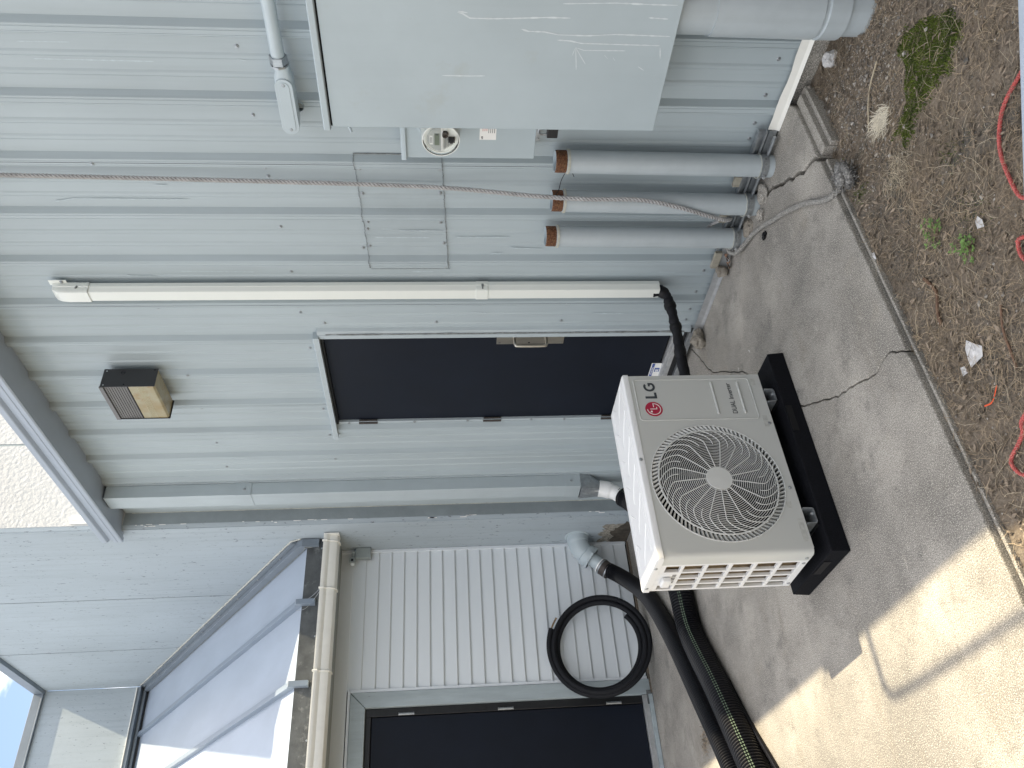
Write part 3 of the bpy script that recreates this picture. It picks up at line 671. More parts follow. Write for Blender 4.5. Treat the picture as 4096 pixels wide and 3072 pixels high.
# ================================================================== DOWNSPOUT
ds = thing('downspout', 'grey rectangular metal downspout with crumpled galvanised outlet and white pipe elbow', 'downspout', (-5.38,-.05,.2))
g = G(); g.box(-5.455,-5.298,-.136,-.036,.515,3.995); build('downspout_pipe', g, M['trim'], ds, bevel=.004)
g = G(); g.box(-5.458,-5.294,-.139,-.036,2.96,3.07); build('pipe_strap', g, M['trim'], ds, bevel=.001); g = G(); g.box(-5.458,-5.294,-.139,-.036,.52,.64); build('pipe_strap', g, M['trim'], ds, bevel=.001)
inst(SCREW, (-5.293,-.09,3.01), ds, (0,0,R(90))); inst(SCREW, (-5.293,-.09,.59), ds, (0,0,R(90)))
g = G(); vs = []
for k in range(16):
    a = 2*PI*k/16; c, s_ = math.cos(a), math.sin(a); q = max(abs(c), abs(s_))
    vs.append((-5.376+.088*c/q, -.09+.066*s_/q, .52+.010*noise.noise(Vector((k,0,0)))))
for k in range(16):
    a = 2*PI*k/16; c, s_ = math.cos(a), math.sin(a); q = max(abs(c), abs(s_))**.7
    vs.append((-5.38+.083*c/q+.01*noise.noise(Vector((k*2.1,5,0))), -.095+.064*s_/q+.01*noise.noise(Vector((k*1.7,2,0))), .44+.016*noise.noise(Vector((k*1.3,8,0)))))
for k in range(16):
    a = 2*PI*k/16; vs.append((-5.375+.052*math.cos(a), -.125+.052*math.sin(a), .345+.02*math.sin(a)))
g.add(vs, [(i*16+k, i*16+(k+1) % 16, (i+1)*16+(k+1) % 16, (i+1)*16+k) for i in range(2) for k in range(16)])
build('outlet_adaptor', g, M['galv'], ds)
g = G(); e_ = spline([(-5.375,-.120,.37),(-5.373,-.135,.31),(-5.368,-.165,.25),(-5.36,-.205,.205)], 6)
g.tube(e_, lambda i: .064 if i < 9 else .057, 28); build('white_elbow', g, M['pvcw'], ds, smooth=True)

# ================================================================== HOSES
def corr(name, path, rad, pitch, label, depth=.0095, stripe=None, seg=28, parent=None):
    pts = resample(spline(path, 24), pitch/4); n = len(pts)
    th = parent or thing(name, label, 'hose', tuple(pts[0]))
    g = G(); g.tube(pts, lambda i: rad-(0, depth, depth, 0)[i % 4], seg); build('corrugated_tube', g, M['hose'], th, smooth=False)
    if stripe is not None:
        g = G(); t0 = (pts[1]-pts[0]).normalized()
        for i in range(0, n-5, 4):
            t = (pts[i+1]-pts[i]).normalized(); up = Vector((0,0,1)); sd = t.cross(up).normalized(); d = (sd*math.cos(stripe)+up*math.sin(stripe)).normalized(); tt = t.cross(d)
            c = pts[i]+d*(rad+.0006); h = pitch*.30; w = .0085
            for ww in (-.006, .006):
                cc = c+tt*ww-d*(ww*ww/rad/2)
                g.add([cc-t*h-tt*.0030, cc+t*h-tt*.0030, cc+t*h+tt*.0030, cc-t*h+tt*.0030], [(0,1,2,3)])
        build('stripe', g, M['green'], th)
    return th
ha = thing('drain_hose', 'black corrugated drain hose coupled to the grey wall elbow by the coil', 'hose', (-6.1,-.3,.05))
corr('drain_hose', [(-6.098,-.480,.222),(-6.02,-.570,.150),(-5.80,-.765,.078),(-5.54,-.986,.062),(-5.189,-1.37,.062),(-4.86,-1.823,.062),(-4.583,-2.213,.062),(-4.25,-2.72,.062),(-3.8,-3.3,.062)], .062, .017, '', parent=ha)
g = G(); g.lathe((-6.135,-.39,.315), (.14,-.42,-.42), [(0,.045),(0,.066),(.085,.066),(.085,.05)], 28); 
cup = Vector((-6.125,-.425,.280)); dr = Vector((.12,-.55,-.55)).normalized()
g = G(); g.lathe(cup-dr*.0, dr, [(0,.045),(0,.064),(.005,.066),(.085,.066),(.09,.060)], 28); build('rubber_coupling', g, M['coupling'], ha, smooth=True)
for d in (.012,.075):
    g = G(); g.lathe(cup+dr*d, dr, [(-.006,.0655),(-.006,.0685),(.006,.0685),(.006,.0655)], 28); g.box(*(lambda c: (c.x+.03,c.x+.045,c.y-.07,c.y-.05,c.z-.04,c.z-.02))(cup+dr*d)); build('hose_clamp', g, M['galv'], ha)
corr('striped_drain_hose', [(-5.345,-.215,.20),(-5.30,-.28,.16),(-5.18,-.45,.10),(-4.98,-.75,.078),(-4.84,-1.0,.078),(-4.786,-1.205,.078),(-4.735,-1.50,.078),(-4.456,-1.903,.078),(-4.183,-2.343,.078),(-3.85,-2.9,.078),(-3.5,-3.5,.078)], .076, .0185, 'black corrugated drain hose with a pale green double stripe', stripe=R(152))
corr('thin_ribbed_cord', [(-4.46,-1.86,.012),(-4.26,-2.14,.012),(-4.03,-2.42,.012),(-3.7,-2.9,.012)], .014, .012, 'thin black ribbed cord lying beside the striped hose', depth=.003, seg=12)

# wall elbow
el = thing('wall_elbow', 'grey plastic pipe elbow coming out of the concrete wall', 'pipe elbow', (-6.12,-.16,.44))
g = G(); g.lathe((-6.12,-.16,.447), (0,-1,0), [(0,.105),(.004,.104),(.008,.095),(.008,.08)], 32); build('escutcheon', g, M['pvc'], el)
c = spline([(-6.12,-.15,.447),(-6.12,-.215,.447),(-6.122,-.27,.432),(-6.126,-.315,.395),(-6.128,-.345,.362)], 8)
g = G(); nn = len(c); g.tube(c, lambda i: .090 if i < 9 else (.094 if i > nn-10 else .084), 32); build('elbow_body', g, M['pvc'], el, smooth=True)
d2 = Vector((-.01,-.60,-.70)).normalized(); q0 = Vector((-6.128,-.345,.362))
g = G(); g.lathe(q0, d2, [(0,.06),(0,.100),(.022,.100),(.022,.074)], 8); build('lock_nut', g, M['pvc'], el)
g = G()
for k in range(14):
    a = 2*PI*k/14; n1 = d2.cross(Vector((1,0,0))).normalized(); n2 = d2.cross(n1); cc = q0+d2*.0225+(n1*math.cos(a)+n2*math.sin(a))*.079
    g.cyl(cc, cc+d2*.001, .009, 6)
build('nut_slots', g, M['blackframe'], el)
g = G(); g.tube([q0+d2*.005, q0+d2*.06, cup+dr*.01], .058, 28); build('reducer_pipe', g, M['pvc'], el, smooth=True)
g = G(); g.lathe(cup-dr*.012, dr, [(0,.059),(0,.0625),(.012,.0625)], 28); build('pipe_lip', g, M['pvcw'], el)

# coil of insulated tubing
cl = thing('tubing_coil', 'round coil of black foam insulated tubing leaning on the white siding', 'coil', (-6.05,-1.08,0))
tilt = Vector((-.26,0,.83)).normalized(); ey = Vector((0,1,0)); nrm_ = tilt.cross(ey)
cen = Vector((-5.995,-1.085,.43)) + Vector((-.09,0,0))
pts = []; T = 2.78; N_ = 300
for i in range(N_+1):
    t = i/N_; a = R(31)+2*PI*T*t; rr = .395-.030*(t*T)+.006*math.sin(a*1.3+1)
    off_ = (.020*math.sin(t*9)+.024*(t-.5)*2.2)
    rr2 = rr+(.020 if t < .09 else 0)*0
    pts.append(cen+ey*math.cos(a)*rr2+tilt*math.sin(a)*rr2*1.0+nrm_*off_)
zmin = min(p.z for p in pts); pts = [p+Vector((0,0,.021-zmin)) for p in pts]
g = G(); g.tube(pts[10:], .0205, 14); build('foam_tube', g, M['foam'], cl, smooth=True)
g = G(); g.tube(pts[6:12], .007, 10); build('copper_end', g, M['coil'], cl, smooth=True)

# ================================================================== JUNCTION BOX AND SENSOR
jb = thing('junction_box', 'small grey junction box at the top corner of the siding', 'box', (-6.2,-.2,2.16))
g = G(); g.box(-6.24,-6.185,-.255,-.163,2.158,2.283); build('box_body', g, M['jbox'], jb, bevel=.006)
g = G(); 
for z in (2.175,2.265): g.lathe((-6.185,-.215,z), (1,0,0), [(0,.003),(.002,.003),(.0021,.0001)], 8)
build('box_screw', g, M['darkcaulk'], jb)
ms = thing('motion_sensor', 'small grey square motion sensor on an arm beside the junction box', 'sensor', (-6.2,-.25,2.29))
g = G(); g.cyl((-6.20,-.20,2.295), (-6.20,-.245,2.300), .013, 12); g.lathe((-6.20,-.20,2.286), (0,0,1), [(0,.001),(0,.016),(.02,.016),(.02,.001)], 14); build('arm', g, M['jbox'], ms, smooth=True)
g = G(); g.box(-6.225,-6.175,-.300,-.248,2.283,2.330); build('head', g, M['jbox'], ms, bevel=.006)
g = G(); g.box(-6.176,-6.1735,-.285,-.265,2.296,2.315); build('lens_window', g, M['acdark'], ms)
g = G(); g.lathe((-6.2,-.300,2.305), (0,-1,0), [(0,.017),(.008,.015),(.013,.009),(.014,.0002)], 14); build('sensor_dome', g, M['sidtrim'], ms, smooth=True)

# ================================================================== WALL LAMP
lp = thing('wall_light', 'dark box wall light with a yellowed lens above the door', 'lamp', (-4.08,0,3.24))
X0, X1, YB, YF, Z0, Z1, ZD = -4.249, -3.916, -.034, -.166, 3.243, 3.553, 3.398
g = G(); g.box(X1+.004-.35,X1-.02,-.0305,YB,3.272,3.53); build('back_box', g, M['jbox'], lp)
g = G(); g.box(X1-.004,X1,YB,YF,Z0,Z1); build('end_plate', g, M['bronze'], lp, bevel=.0015)
g = G(); g.box(X0,X0+.004,YB,YF-.004,Z0-.004,Z1); build('end_plate', g, M['bronze'], lp, bevel=.0015)
g = G(); g.box(X0+.004,X1-.004,YB,YF+.006,ZD,Z1-.004); g.box(X0,X1,YF+.004,YF-.006,Z1-.020,Z1+.003)
rp_ = [(YF+.0065, ZD)]
for k in range(9): z = ZD+.002+.0146*k; rp_ += [(YF+.0045, z), (YF+.0012, z+.003), (YF+.0012, z+.0105), (YF+.0045, z+.0135)]
rp_ += [(YF+.0045, Z1-.006), (YF+.0065, Z1-.006)]
g.ext(rp_, X0+.004, X1-.004, 0)
build('ribbed_front', g, M['bronze2'], lp)
g = G(); g.box(X0+.004,X1-.004,YF+.004,YF+.001,ZD-.004,ZD+.003); build('front_groove', g, M['acdark'], lp)
g = G(); g.ext([(YB,Z0+.006),(YF+.012,Z0+.002),(YF+.002,Z0+.012),(YF+.002,ZD-.004),(YB,ZD-.004)], X0+.004, X1-.004, 0)
ln_ = build('lens', g, M['lens'], lp)
for k in range(6):
    z = ZD-.055-.0065*k; g = G(); g.box(X0+.006,X1-.006,YF+.0018,YF+.0012,z,z+.0018); build('lens_rib', g, M['lensrib'], ln_)
g = G()
for y, z, mi in ((-.05,3.535,0),(-.152,3.535,0),(-.045,3.262,1),(-.15,3.42,1)): g.lathe((X1,y,z), (1,0,0), [(0,.005),(.0015,.0045),(.0016,.0001)], 10, mi)
build('plate_screw', g, [M['galv'], M['acdark']], lp)
g = G(); g.lathe((X1,-.062,3.44), (1,0,0), [(.0,.0125),(.0012,.0125),(.0012,.0105),(0,.0105)], 20); g.box(X1,X1+.001,-.063,-.061,3.428,3.452); build('knockout_plug', g, M['acdark'], lp)

# ================================================================== LINE SET COVER
lc = thing('line_cover', 'ivory plastic line cover channel running up the metal wall beside the door', 'pipe cover', (-3.23,-.03,.33))
def covprof(dx=0, dy=0):
    return [(-3.188+dx,-.031+dy*0),(-3.188+dx,-.056),(-3.192+dx,-.060),(-3.194+dx,-.082-dy),(-3.199+dx,-.089-dy),(-3.262-dx,-.089-dy),(-3.268-dx,-.082-dy),(-3.276-dx,-.031)]
g = G(); g.ext(covprof(), .352, 3.43, 2); cv = build('cover_channel', g, M['cover'], lc, bevel=.0015)
g = G(); g.ext(covprof(.003,.003), 1.305, 1.372, 2); build('coupling_clip', g, M['cover'], lc, bevel=.002)
g = G(); g.box(-3.187,-3.1845,-.068,-.050,1.33,1.342); g.box(-3.193,-3.1895,-.084,-.066,1.332,1.340); build('clip_slot', g, M['darkcaulk'], lc)
g = G(); vs = []; secs = [(3.39,1.,0),(3.46,1.0,0),(3.50,1.0,0),(3.535,.94,.004),(3.56,.80,.010),(3.575,.55,.02),(3.58,.2,.03)]
base = covprof(.004,.004)
for z, s_, sh in secs:
    for x, y in base: vs.append((-3.23+(x+3.23)*(1 if y > -.05 else (.5+.5*s_)), -.031+(y+.031)*s_, z))
n = len(base); g.add(vs, [(i*n+k, i*n+(k+1) % n, (i+1)*n+(k+1) % n, (i+1)*n+k) for i in range(len(secs)-1) for k in range(n)]+[tuple((len(secs)-1)*n+k for k in range(n))])
build('end_cap', g, M['cover'], lc, smooth=True)
g = G(); g.box(-3.20,-3.165,-.033,-.0295,3.50,3.59); build('cap_flange', g, M['cover'], lc, bevel=.003); inst(SCREW, (-3.174,-.033,3.525), lc)
g = G(); g.tube([(-3.186,-.055,3.445),(-3.1868,-.07,3.452)], .005, 8); build('clip_slot', g, M['darkcaulk'], lc)

# insulated line to the outdoor unit
il = thing('insulated_line', 'black taped refrigerant line running from the ivory cover to the outdoor unit', 'pipe', (-3.23,-.06,.34))
lpth = spline([(-3.232,-.062,.40),(-3.235,-.064,.345),(-3.25,-.09,.305),(-3.270,-.18,.290),(-3.305,-.29,.275),(-3.36,-.40,.262),(-3.41,-.54,.25),(-3.40,-.8,.235),(-3.30,-1.0,.22),(-3.12,-1.06,.22)], 14)
g = G(); g.tube([p+Vector((.010,.006,.006)) for p in lpth], lambda i: .024+.0022*math.sin(i*.9)+(.003 if i % 17 < 3 else 0), 14); build('foam_tube', g, M['foam'], il, smooth=True)
g = G(); g.tube([p+Vector((-.012+.008*math.sin(i*.09),-.016,-.018)) for i, p in enumerate(lpth)], lambda i: .0165+(.002 if i % 13 < 3 else 0), 12); build('foam_tube', g, M['foam'], il, smooth=True)
for i in (20,38,54,70,86):
    g = G(); p = lpth[i]; t = (lpth[i+3]-lpth[i-3]).normalized(); g.tube([p-t*.028, p-t*.01, p+t*.01, p+t*.026], lambda k: (.026,.0335,.034,.027)[k], 14)
    build('tape_wrap', g, M['rubber'], il, smooth=True)

# ================================================================== OUTDOOR UNIT
PAD = thing('equipment_pad', 'low black pad under the outdoor air conditioning unit', 'pad', (-2.793,-1.85,0), local=True, rotz=R(90.15))
g = G(); w_, d_, h_ = .987, .448, .076
g.add([(0,0,.001),(w_,0,.001),(w_,d_,.001),(0,d_,.001),(.004,.005,h_),(w_-.004,.005,h_),(w_-.004,d_-.005,h_),(.004,d_-.005,h_)], [(0,3,2,1),(4,5,6,7),(0,1,5,4),(1,2,6,5),(2,3,7,6),(3,0,4,7)])
build('pad_block', g, M['pad'], PAD, bevel=.004)
g = G(); g.box(.56,.69,-.0005,.004,.045,.072); build('moulded_plate', g, M['rubber'], PAD); g = G(); g.box(-.0005,.003,.10,.22,.04,.070); build('moulded_plate', g, M['rubber'], PAD)

AC = thing('outdoor_unit', 'white outdoor air conditioning unit with a round fan grille and a red round emblem', 'air conditioner', (-2.824,-1.84,.13), local=True, rotz=R(91.3))
Wd, Dp, Ht = .893, .309, .631
FCX, FCZ, FR = .335, .312, .2775
# front panel with round hole, wrapping round the left corner
def front_panel():
    g = G(); x0, x1, z0, z1 = .022, Wd-.004, 0.0, .604
    S = 96; angs = sorted([2*PI*k/S for k in range(S)]+[math.atan2(zz-FCZ, xx-FCX) % (2*PI) for xx in (x0,x1) for zz in (z0,z1)])
    inner = [(FCX+FR*math.cos(a), FCZ+FR*math.sin(a)) for a in angs]; outer = []
    for a in angs:
        c, s_ = math.cos(a), math.sin(a); t = 1e9
        if c > 1e-9: t = min(t, (x1-FCX)/c)
        if c < -1e-9: t = min(t, (x0-FCX)/c)
        if s_ > 1e-9: t = min(t, (z1-FCZ)/s_)
        if s_ < -1e-9: t = min(t, (z0-FCZ)/s_)
        outer.append((FCX+t*c, FCZ+t*s_))
    n = len(angs)
    vs = [(x,0,z) for x, z in inner]+[(x,0,z) for x, z in outer]+[(x,.03,z) for x, z in inner]
    g.add(vs, [(k, (k+1) % n, n+(k+1) % n, n+k) for k in range(n)]+[(k, (k+1) % n, 2*n+(k+1) % n, 2*n+k) for k in range(n)])
    # rounded left corner and side return
    pr = [(.022,0)]+[(.022-.022*math.sin(a), .022-.022*math.cos(a)) for a in [R(15*k) for k in range(1,7)]]+[(0,.066),(.004,.066),(.004,.03)]
    g.ext(pr, z0, z1, 2, closed=False)
    g.box(x1-.004, x1, .0005, Dp, z0, z1); g.box(.022, x1, .0, .02, z0-.002, z0)
    return g
fp = build('front_panel', front_panel(), M['ac'], AC)
fp.data.polygons.foreach_set('use_smooth', [False]*len(fp.data.polygons))
g = G(); g.box(.004,Wd-.006,Dp-.012,Dp,0,.60); g.box(.01,Wd-.01,.03,Dp-.012,.0,.008); g.box(.62,.63,.032,Dp-.012,.008,.6); build('rear_casing', g, M['ac'], AC)
# top cover
g = G(); tp = [(-.003,.603),(-.003,.618),(0,.626),(.008,.6305),(.02,.631),(Dp-.02,.631),(Dp-.004,.6305),(Dp+.003,.626),(Dp+.005,.617),(Dp+.005,.600),(.02,.600)]
vs = []; secs = [(-.0045,.013),(-.0045,.006),(-.001,.0015),(.006,0),(.02,0),(Wd-.022,0),(Wd-.008,0),(Wd-.001,.0015),(Wd+.0025,.006),(Wd+.0025,.013)]
for x, q in secs:
    for y, z in tp: vs.append((x, min(max(y, -.003+q*.4), Dp+.005-q*.4), min(z, .631-q)))
n = len(tp); g.add(vs, [(i*n+k, i*n+(k+1) % n, (i+1)*n+(k+1) % n, (i+1)*n+k) for i in range(len(secs)-1) for k in range(n)]+[tuple(range(n)), tuple((len(secs)-1)*n+k for k in range(n))])
tcv = build('top_cover', g, M['ac_lit'], AC, smooth=True)
def ridge(pts, z=.6295, r_=.0034):
    g = G(); g.tube([Vector((a, b, z)) for a, b in pts], r_, 6); return g
for x in (.06,.20,.34,.48,.62,.76):
    build('embossed_ridge', ridge(spline([(x,.05),(x+.10,.05),(x+.115,.062),(x+.03,.155),(x-.01,.170)], 5)), M['ac_lit'], tcv, smooth=True)
    build('embossed_ridge', ridge(spline([(x+.02,.26),(x+.11,.26),(x+.118,.25),(x+.075,.20)], 5)), M['ac_lit'], tcv, smooth=True)
g = G(); g.tube([Vector(p) for p in spline([(.03,.022,.6300),(Wd-.05,.022,.6300)], 8)], .0022, 6); build('embossed_ridge', g, M['ac_lit'], tcv, smooth=True)
# service panel outline and ribs
def rrect(x0, x1, z0, z1, r_, y=-.0005):
    out = []
    for cx_, cz_, a0 in ((x1-r_,z1-r_,0),(x0+r_,z1-r_,90),(x0+r_,z0+r_,180),(x1-r_,z0+r_,270)):
        for k in range(6): a = R(a0+18*k); out.append((cx_+r_*math.cos(a), y, cz_+r_*math.sin(a)))
    return out
g = G(); g.tube([Vector(p) for p in rrect(.645,.866,.053,.583,.014)], .0032, 8, closed=True); build('panel_outline', g, M['ac'], AC, smooth=True)
for z in (.230,.109):
    g = G(); g.tube([(.672,-.0005,z),(.676,-.001,z),(.845,-.001,z),(.849,-.0005,z)], lambda i: (.002,.0055,.0055,.002)[i], 10); build('panel_rib', g, M['ac'], AC, smooth=True)
# lettering
def text(s_, size, loc, m, parent, name='lettering', bold=0., sx=1.):
    cu = bpy.data.curves.new(name, 'FONT'); cu.body = s_; cu.size = size; cu.extrude = .0004; cu.offset = bold
    t = bpy.data.objects.new(name, cu); COL.objects.link(t); bpy.context.view_layer.update()
    me = bpy.data.meshes.new_from_object(t.evaluated_get(bpy.context.evaluated_depsgraph_get())); bpy.data.objects.remove(t); me.materials.clear(); me.materials.append(m)
    o = bpy.data.objects.new(name, me); COL.objects.link(o); o.parent = parent; o.location = loc; o.rotation_euler = (R(90),0,0); o.scale = (sx,1,1); return o
text('DUAL Inverter', .0315, (.671,-.0012,.1445), M['ink'], AC, sx=.87)
def poly2(pts, y=-.0012, y1=0.): 
    g = G(); g.ext([(p[0], p[1]) for p in pts], 0, 1, 2); v = []
    n = len(pts); g = G(); vs = [(x, y, z) for x, z in pts]+[(x, y1, z) for x, z in pts]
    g.add(vs, [tuple(range(n))]+[(i, (i+1) % n, n+(i+1) % n, n+i) for i in range(n)]); return g
lx, lz, lh = .762, .490, .052
g = poly2([(lx,lz),(lx+.032,lz),(lx+.032,lz+.0105),(lx+.0115,lz+.0105),(lx+.0115,lz+lh),(lx,lz+lh)]); build('lettering', g, M['ink'], AC)
gc = (.8265,.516); ro, ri = .0262, .0158; pg = [(gc[0]+ro*.98*math.cos(R(a)), gc[1]+ro*math.sin(R(a))) for a in range(48, 322, 8)]
pg += [(gc[0]+.0215,gc[1]-.013),(gc[0]+.0215,gc[1]+.0045),(gc[0]+.003,gc[1]+.0045),(gc[0]+.003,gc[1]-.0045),(gc[0]+.0115,gc[1]-.0045),(gc[0]+.0115,gc[1]-.0125)]
pg += [(gc[0]+ri*.98*math.cos(R(a)), gc[1]+ri*math.sin(R(a))) for a in range(300, 50, -10)]
g = poly2(pg); build('lettering', g, M['ink'], AC)
LC = (.704,.5155); g = G(); g.lathe((LC[0],0,LC[1]), (0,-1,0), [(0,.0385),(.0012,.0385),(.0012,.0001)], 48); em = build('emblem', g, M['red'], AC)
def arc_poly(r0, r1, a0, a1): return [(LC[0]+r1*math.cos(R(a)), LC[1]+r1*math.sin(R(a))) for a in range(a0, a1+1, 6)]+[(LC[0]+r0*math.cos(R(a)), LC[1]+r0*math.sin(R(a))) for a in range(a1, a0-1, -6)]
for pts_ in (arc_poly(.0275,.0308,92,362), [(LC[0]+.010,LC[1]-.0016),(LC[0]+.0308,LC[1]-.0016),(LC[0]+.0308,LC[1]+.0016),(LC[0]+.010,LC[1]+.0016)],
             [(LC[0]-.0016,LC[1]-.0145),(LC[0]+.010,LC[1]-.0145),(LC[0]+.010,LC[1]-.0113),(LC[0]+.0016,LC[1]-.0113),(LC[0]+.0016,LC[1]+.0165),(LC[0]-.0016,LC[1]+.0165)],
             [(LC[0]-.0135+.0048*math.cos(R(a)), LC[1]+.0125+.0048*math.sin(R(a))) for a in range(0,360,20)]):
    build('emblem_mark', poly2(pts_, -.0018, -.0005), M['white'], em)
# fan guard
def ring(rr, y, rad, seg=96, sec=6):
    g = G(); g.tube([Vector((FCX+rr*math.cos(2*PI*k/seg), y, FCZ+rr*math.sin(2*PI*k/seg))) for k in range(seg)], rad, sec, closed=True); return g
dome = lambda rr: -.020+.016*(rr/.25)**2 if rr < .25 else -.004
fg = bpy.data.objects.new('fan_guard', None); COL.objects.link(fg); fg.parent = AC; fg['_local'] = 1
for i in range(24):
    rr = .060+i*.0080; build('guard_ring', ring(rr, dome(rr), .00145, 72, 5), M['guard'], fg, smooth=True)
build('guard_rim', ring(.2765, -.0005, .0028, 96, 6), M['guard'], fg, smooth=True); build('guard_rim', ring(.2475, dome(.245), .003, 96, 6), M['guard'], fg, smooth=True)
g = G()
for k in range(88):
    a = 2*PI*k/88; a2 = a+R(3.8); w_a = R(1.7)
    p = lambda rr, aa, y: (FCX+rr*math.cos(aa), y, FCZ+rr*math.sin(aa))
    g.add([p(.2475,a,-.004),p(.276,a2,-.001),p(.276,a2+w_a,.003),p(.2475,a+w_a,.0),p(.2475,a,.016),p(.276,a2,.016),p(.276,a2+w_a,.016),p(.2475,a+w_a,.016)], [(0,1,2,3),(0,1,5,4),(3,2,6,7),(0,3,7,4)])
o = build('guard_louvres', g, M['guard'], fg); o['kind'] = 'stuff'
for k in range(17):
    a0 = 2*PI*k/17+.1; pts = []
    for i in range(20):
        t = i/19; rr = .052+(.252-.052)*t; a = a0+.04*t+.36*(max(0,(t-.66))/.34)**1.4
        pts.append(Vector((FCX+rr*math.cos(a), dome(rr)-.002, FCZ+rr*math.sin(a))))
    g = G(); g.tube(pts, .0023, 5)
    # outer hook joining the next spoke
    pts = []
    for i in range(8):
        t = i/7; rr = .168+.075*t; a = a0+.20+.30*t*t; pts.append(Vector((FCX+rr*math.cos(a), dome(rr)-.002, FCZ+rr*math.sin(a))))
    g.tube(pts, .0019, 5); build('guard_spoke', g, M['guard'], fg, smooth=True)
g = G(); g.lathe((FCX,-.018,FCZ), (0,-1,0), [(-.006,.055),(.003,.055),(.005,.053),(.0058,.0001)], 48); build('guard_hub', g, M['guard'], fg, smooth=True)
g = G(); g.lathe((FCX,.022,FCZ), (0,1,0), [(0,.276),(0,.252),(.10,.250),(.10,.0001)], 48); build('fan_shroud', g, M['acdark'], AC, smooth=True)
fn = bpy.data.objects.new('fan', None); COL.objects.link(fn); fn.parent = AC; fn['_local'] = 1
for k in range(3):
    g = G(); vs = []; 
    for i in range(9):
        rr = .045+.195*i/8
        for j in range(7):
            a = 2*PI*k/3+.5+(j/6-.5)*1.25*(1-.25*i/8)+.25*i/8; vs.append((FCX+rr*math.cos(a), .035+.045*j/6, FCZ+rr*math.sin(a)))
    g.add(vs, [(i*7+j, i*7+j+1, (i+1)*7+j+1, (i+1)*7+j) for i in range(8) for j in range(6)]); build('fan_blade', g, M['hose'], fn, smooth=True)
g = G(); g.lathe((FCX,.03,FCZ), (0,1,0), [(0,.0001),(0,.04),(.05,.045)], 24); build('fan_hub', g, M['hose'], fn, smooth=True)
# side grille
g = G(); g.box(.020,.03,.07,.305,.01,.59); build('coil_fins', g, M['coil'], AC)
sg = bpy.data.objects.new('side_grille', None); COL.objects.link(sg); sg.parent = AC; sg['_local'] = 1
ycol = [.072,.089,.142,.150,.198,.206,.250,.258,.298,.309]
zr = [0,.030,.106,.122,.206,.222,.306,.322,.406,.422,.506,.520,.580,.602]
g = G()
ycols = [(.066,.080),(.134,.146),(.190,.202),(.245,.257),(.296,.309)]
zrows = [(0,.030),(.104,.120),(.204,.220),(.304,.320),(.404,.420),(.500,.514),(.574,.602)]
for a, b in ycols: g.box(-.0005,.014,a,b,0,.602)
for a, b in zrows:
    for (p0, p1), (q0, q1) in zip(ycols, ycols[1:]): g.box(-.0005,.014,p1,q0,a,b)
build('grille_lattice', g, M['ac_lit'], sg, bevel=.0025)
g = G(); g.box(.004,.014,.134,.257,.515,.575); g.box(-.0005,.014,.146,.245,.514,.575); build('grille_blank', g, M['ac_lit'], sg)
g = G(); g.ext([(-.022,.545),(-.020,.560),(-.0006,.572),(-.0006,.520),(-.014,.530)], .165, .235, 1) if False else g.box(-.022,-.0006,.170,.235,.536,.574); build('sensor_knob', g, M['ac_lit'], sg, bevel=.007)
g = G()
for k in range(6): y = .155+.014*k; g.box(-.0012,-.0004,y,y+.006,.518,.534)
build('vent_slots', g, M['acdark'], sg)
sm = bpy.data.meshes.new('unit_screw'); g = G(); g.lathe((0,0,0), (0,-1,0), [(0,.0075),(.0012,.0075),(.0016,.006),(.003,.0045),(.0031,.001),(.001,.0005)], 14); sm.from_pydata(g.v, [], g.f); sm.materials.append(M['galv'])
for x, z in ((.618,.016),(.293,.018),(.445,.618)): inst(sm, (x,-.0004 if z < .6 else -.0035,z), AC, name='screw')
for y, z in ((.086,.617),(.271,.617),(.045,.018),(.09,.015),(.28,.012)): inst(sm, (-.0045 if z > .6 else -.0005,y,z), AC, (0,0,R(-90)), name='screw')
for xc in (.158,.762):
    ft = bpy.data.objects.new('foot', None); COL.objects.link(ft); ft.parent = AC; ft['_local'] = 1
    g = G(); g.ext([(xc-.036,-.004),(xc-.034,-.042),(xc-.028,-.047),(xc+.028,-.047),(xc+.034,-.042),(xc+.036,-.004),(xc+.032,-.004),(xc+.030,-.040),(xc+.026,-.043),(xc-.026,-.043),(xc-.030,-.040),(xc-.032,-.004)], -.012, .300, 1); build('bracket', g, M['galv'], ft)
    g = G(); g.box(xc-.04,xc+.04,-.005,.30,-.0545,-.0475); build('rubber_mount', g, M['rubber'], ft)
    g = G(); g.cyl((xc+.014,.004,-.043), (xc+.014,.004,-.036), .006, 6); build('bolt', g, M['alu'], ft)
for x, z, a in ((.845,.035,.02),(.63,.03,.03),(.10,.02,.05),(.215,.045,.015)):
    g = G(); g.box(x-a,x+a,-.0004,0.001,z-.012,z+.010) ; build('tape_residue', g, mat('tape_residue', (.53,.54,.51), .6, var=.25, vscale=60), AC)

t_ = text('WARNING', .017, (0,0,0), M['white'], STK); t_.location = Vector((-4.105,.0078,.1985))-world_loc(STK); t_.scale = (.95,1,1)
g = G(); g.box(-4.076,-4.036,.0088,.0094,.157,.189); build('sticker_emblem', g, M['blue'], STK)
t_ = text('SE', .026, (0,0,0), M['white'], STK, bold=.0008); t_.location = Vector((-4.0735,.0086,.1635))-world_loc(STK)
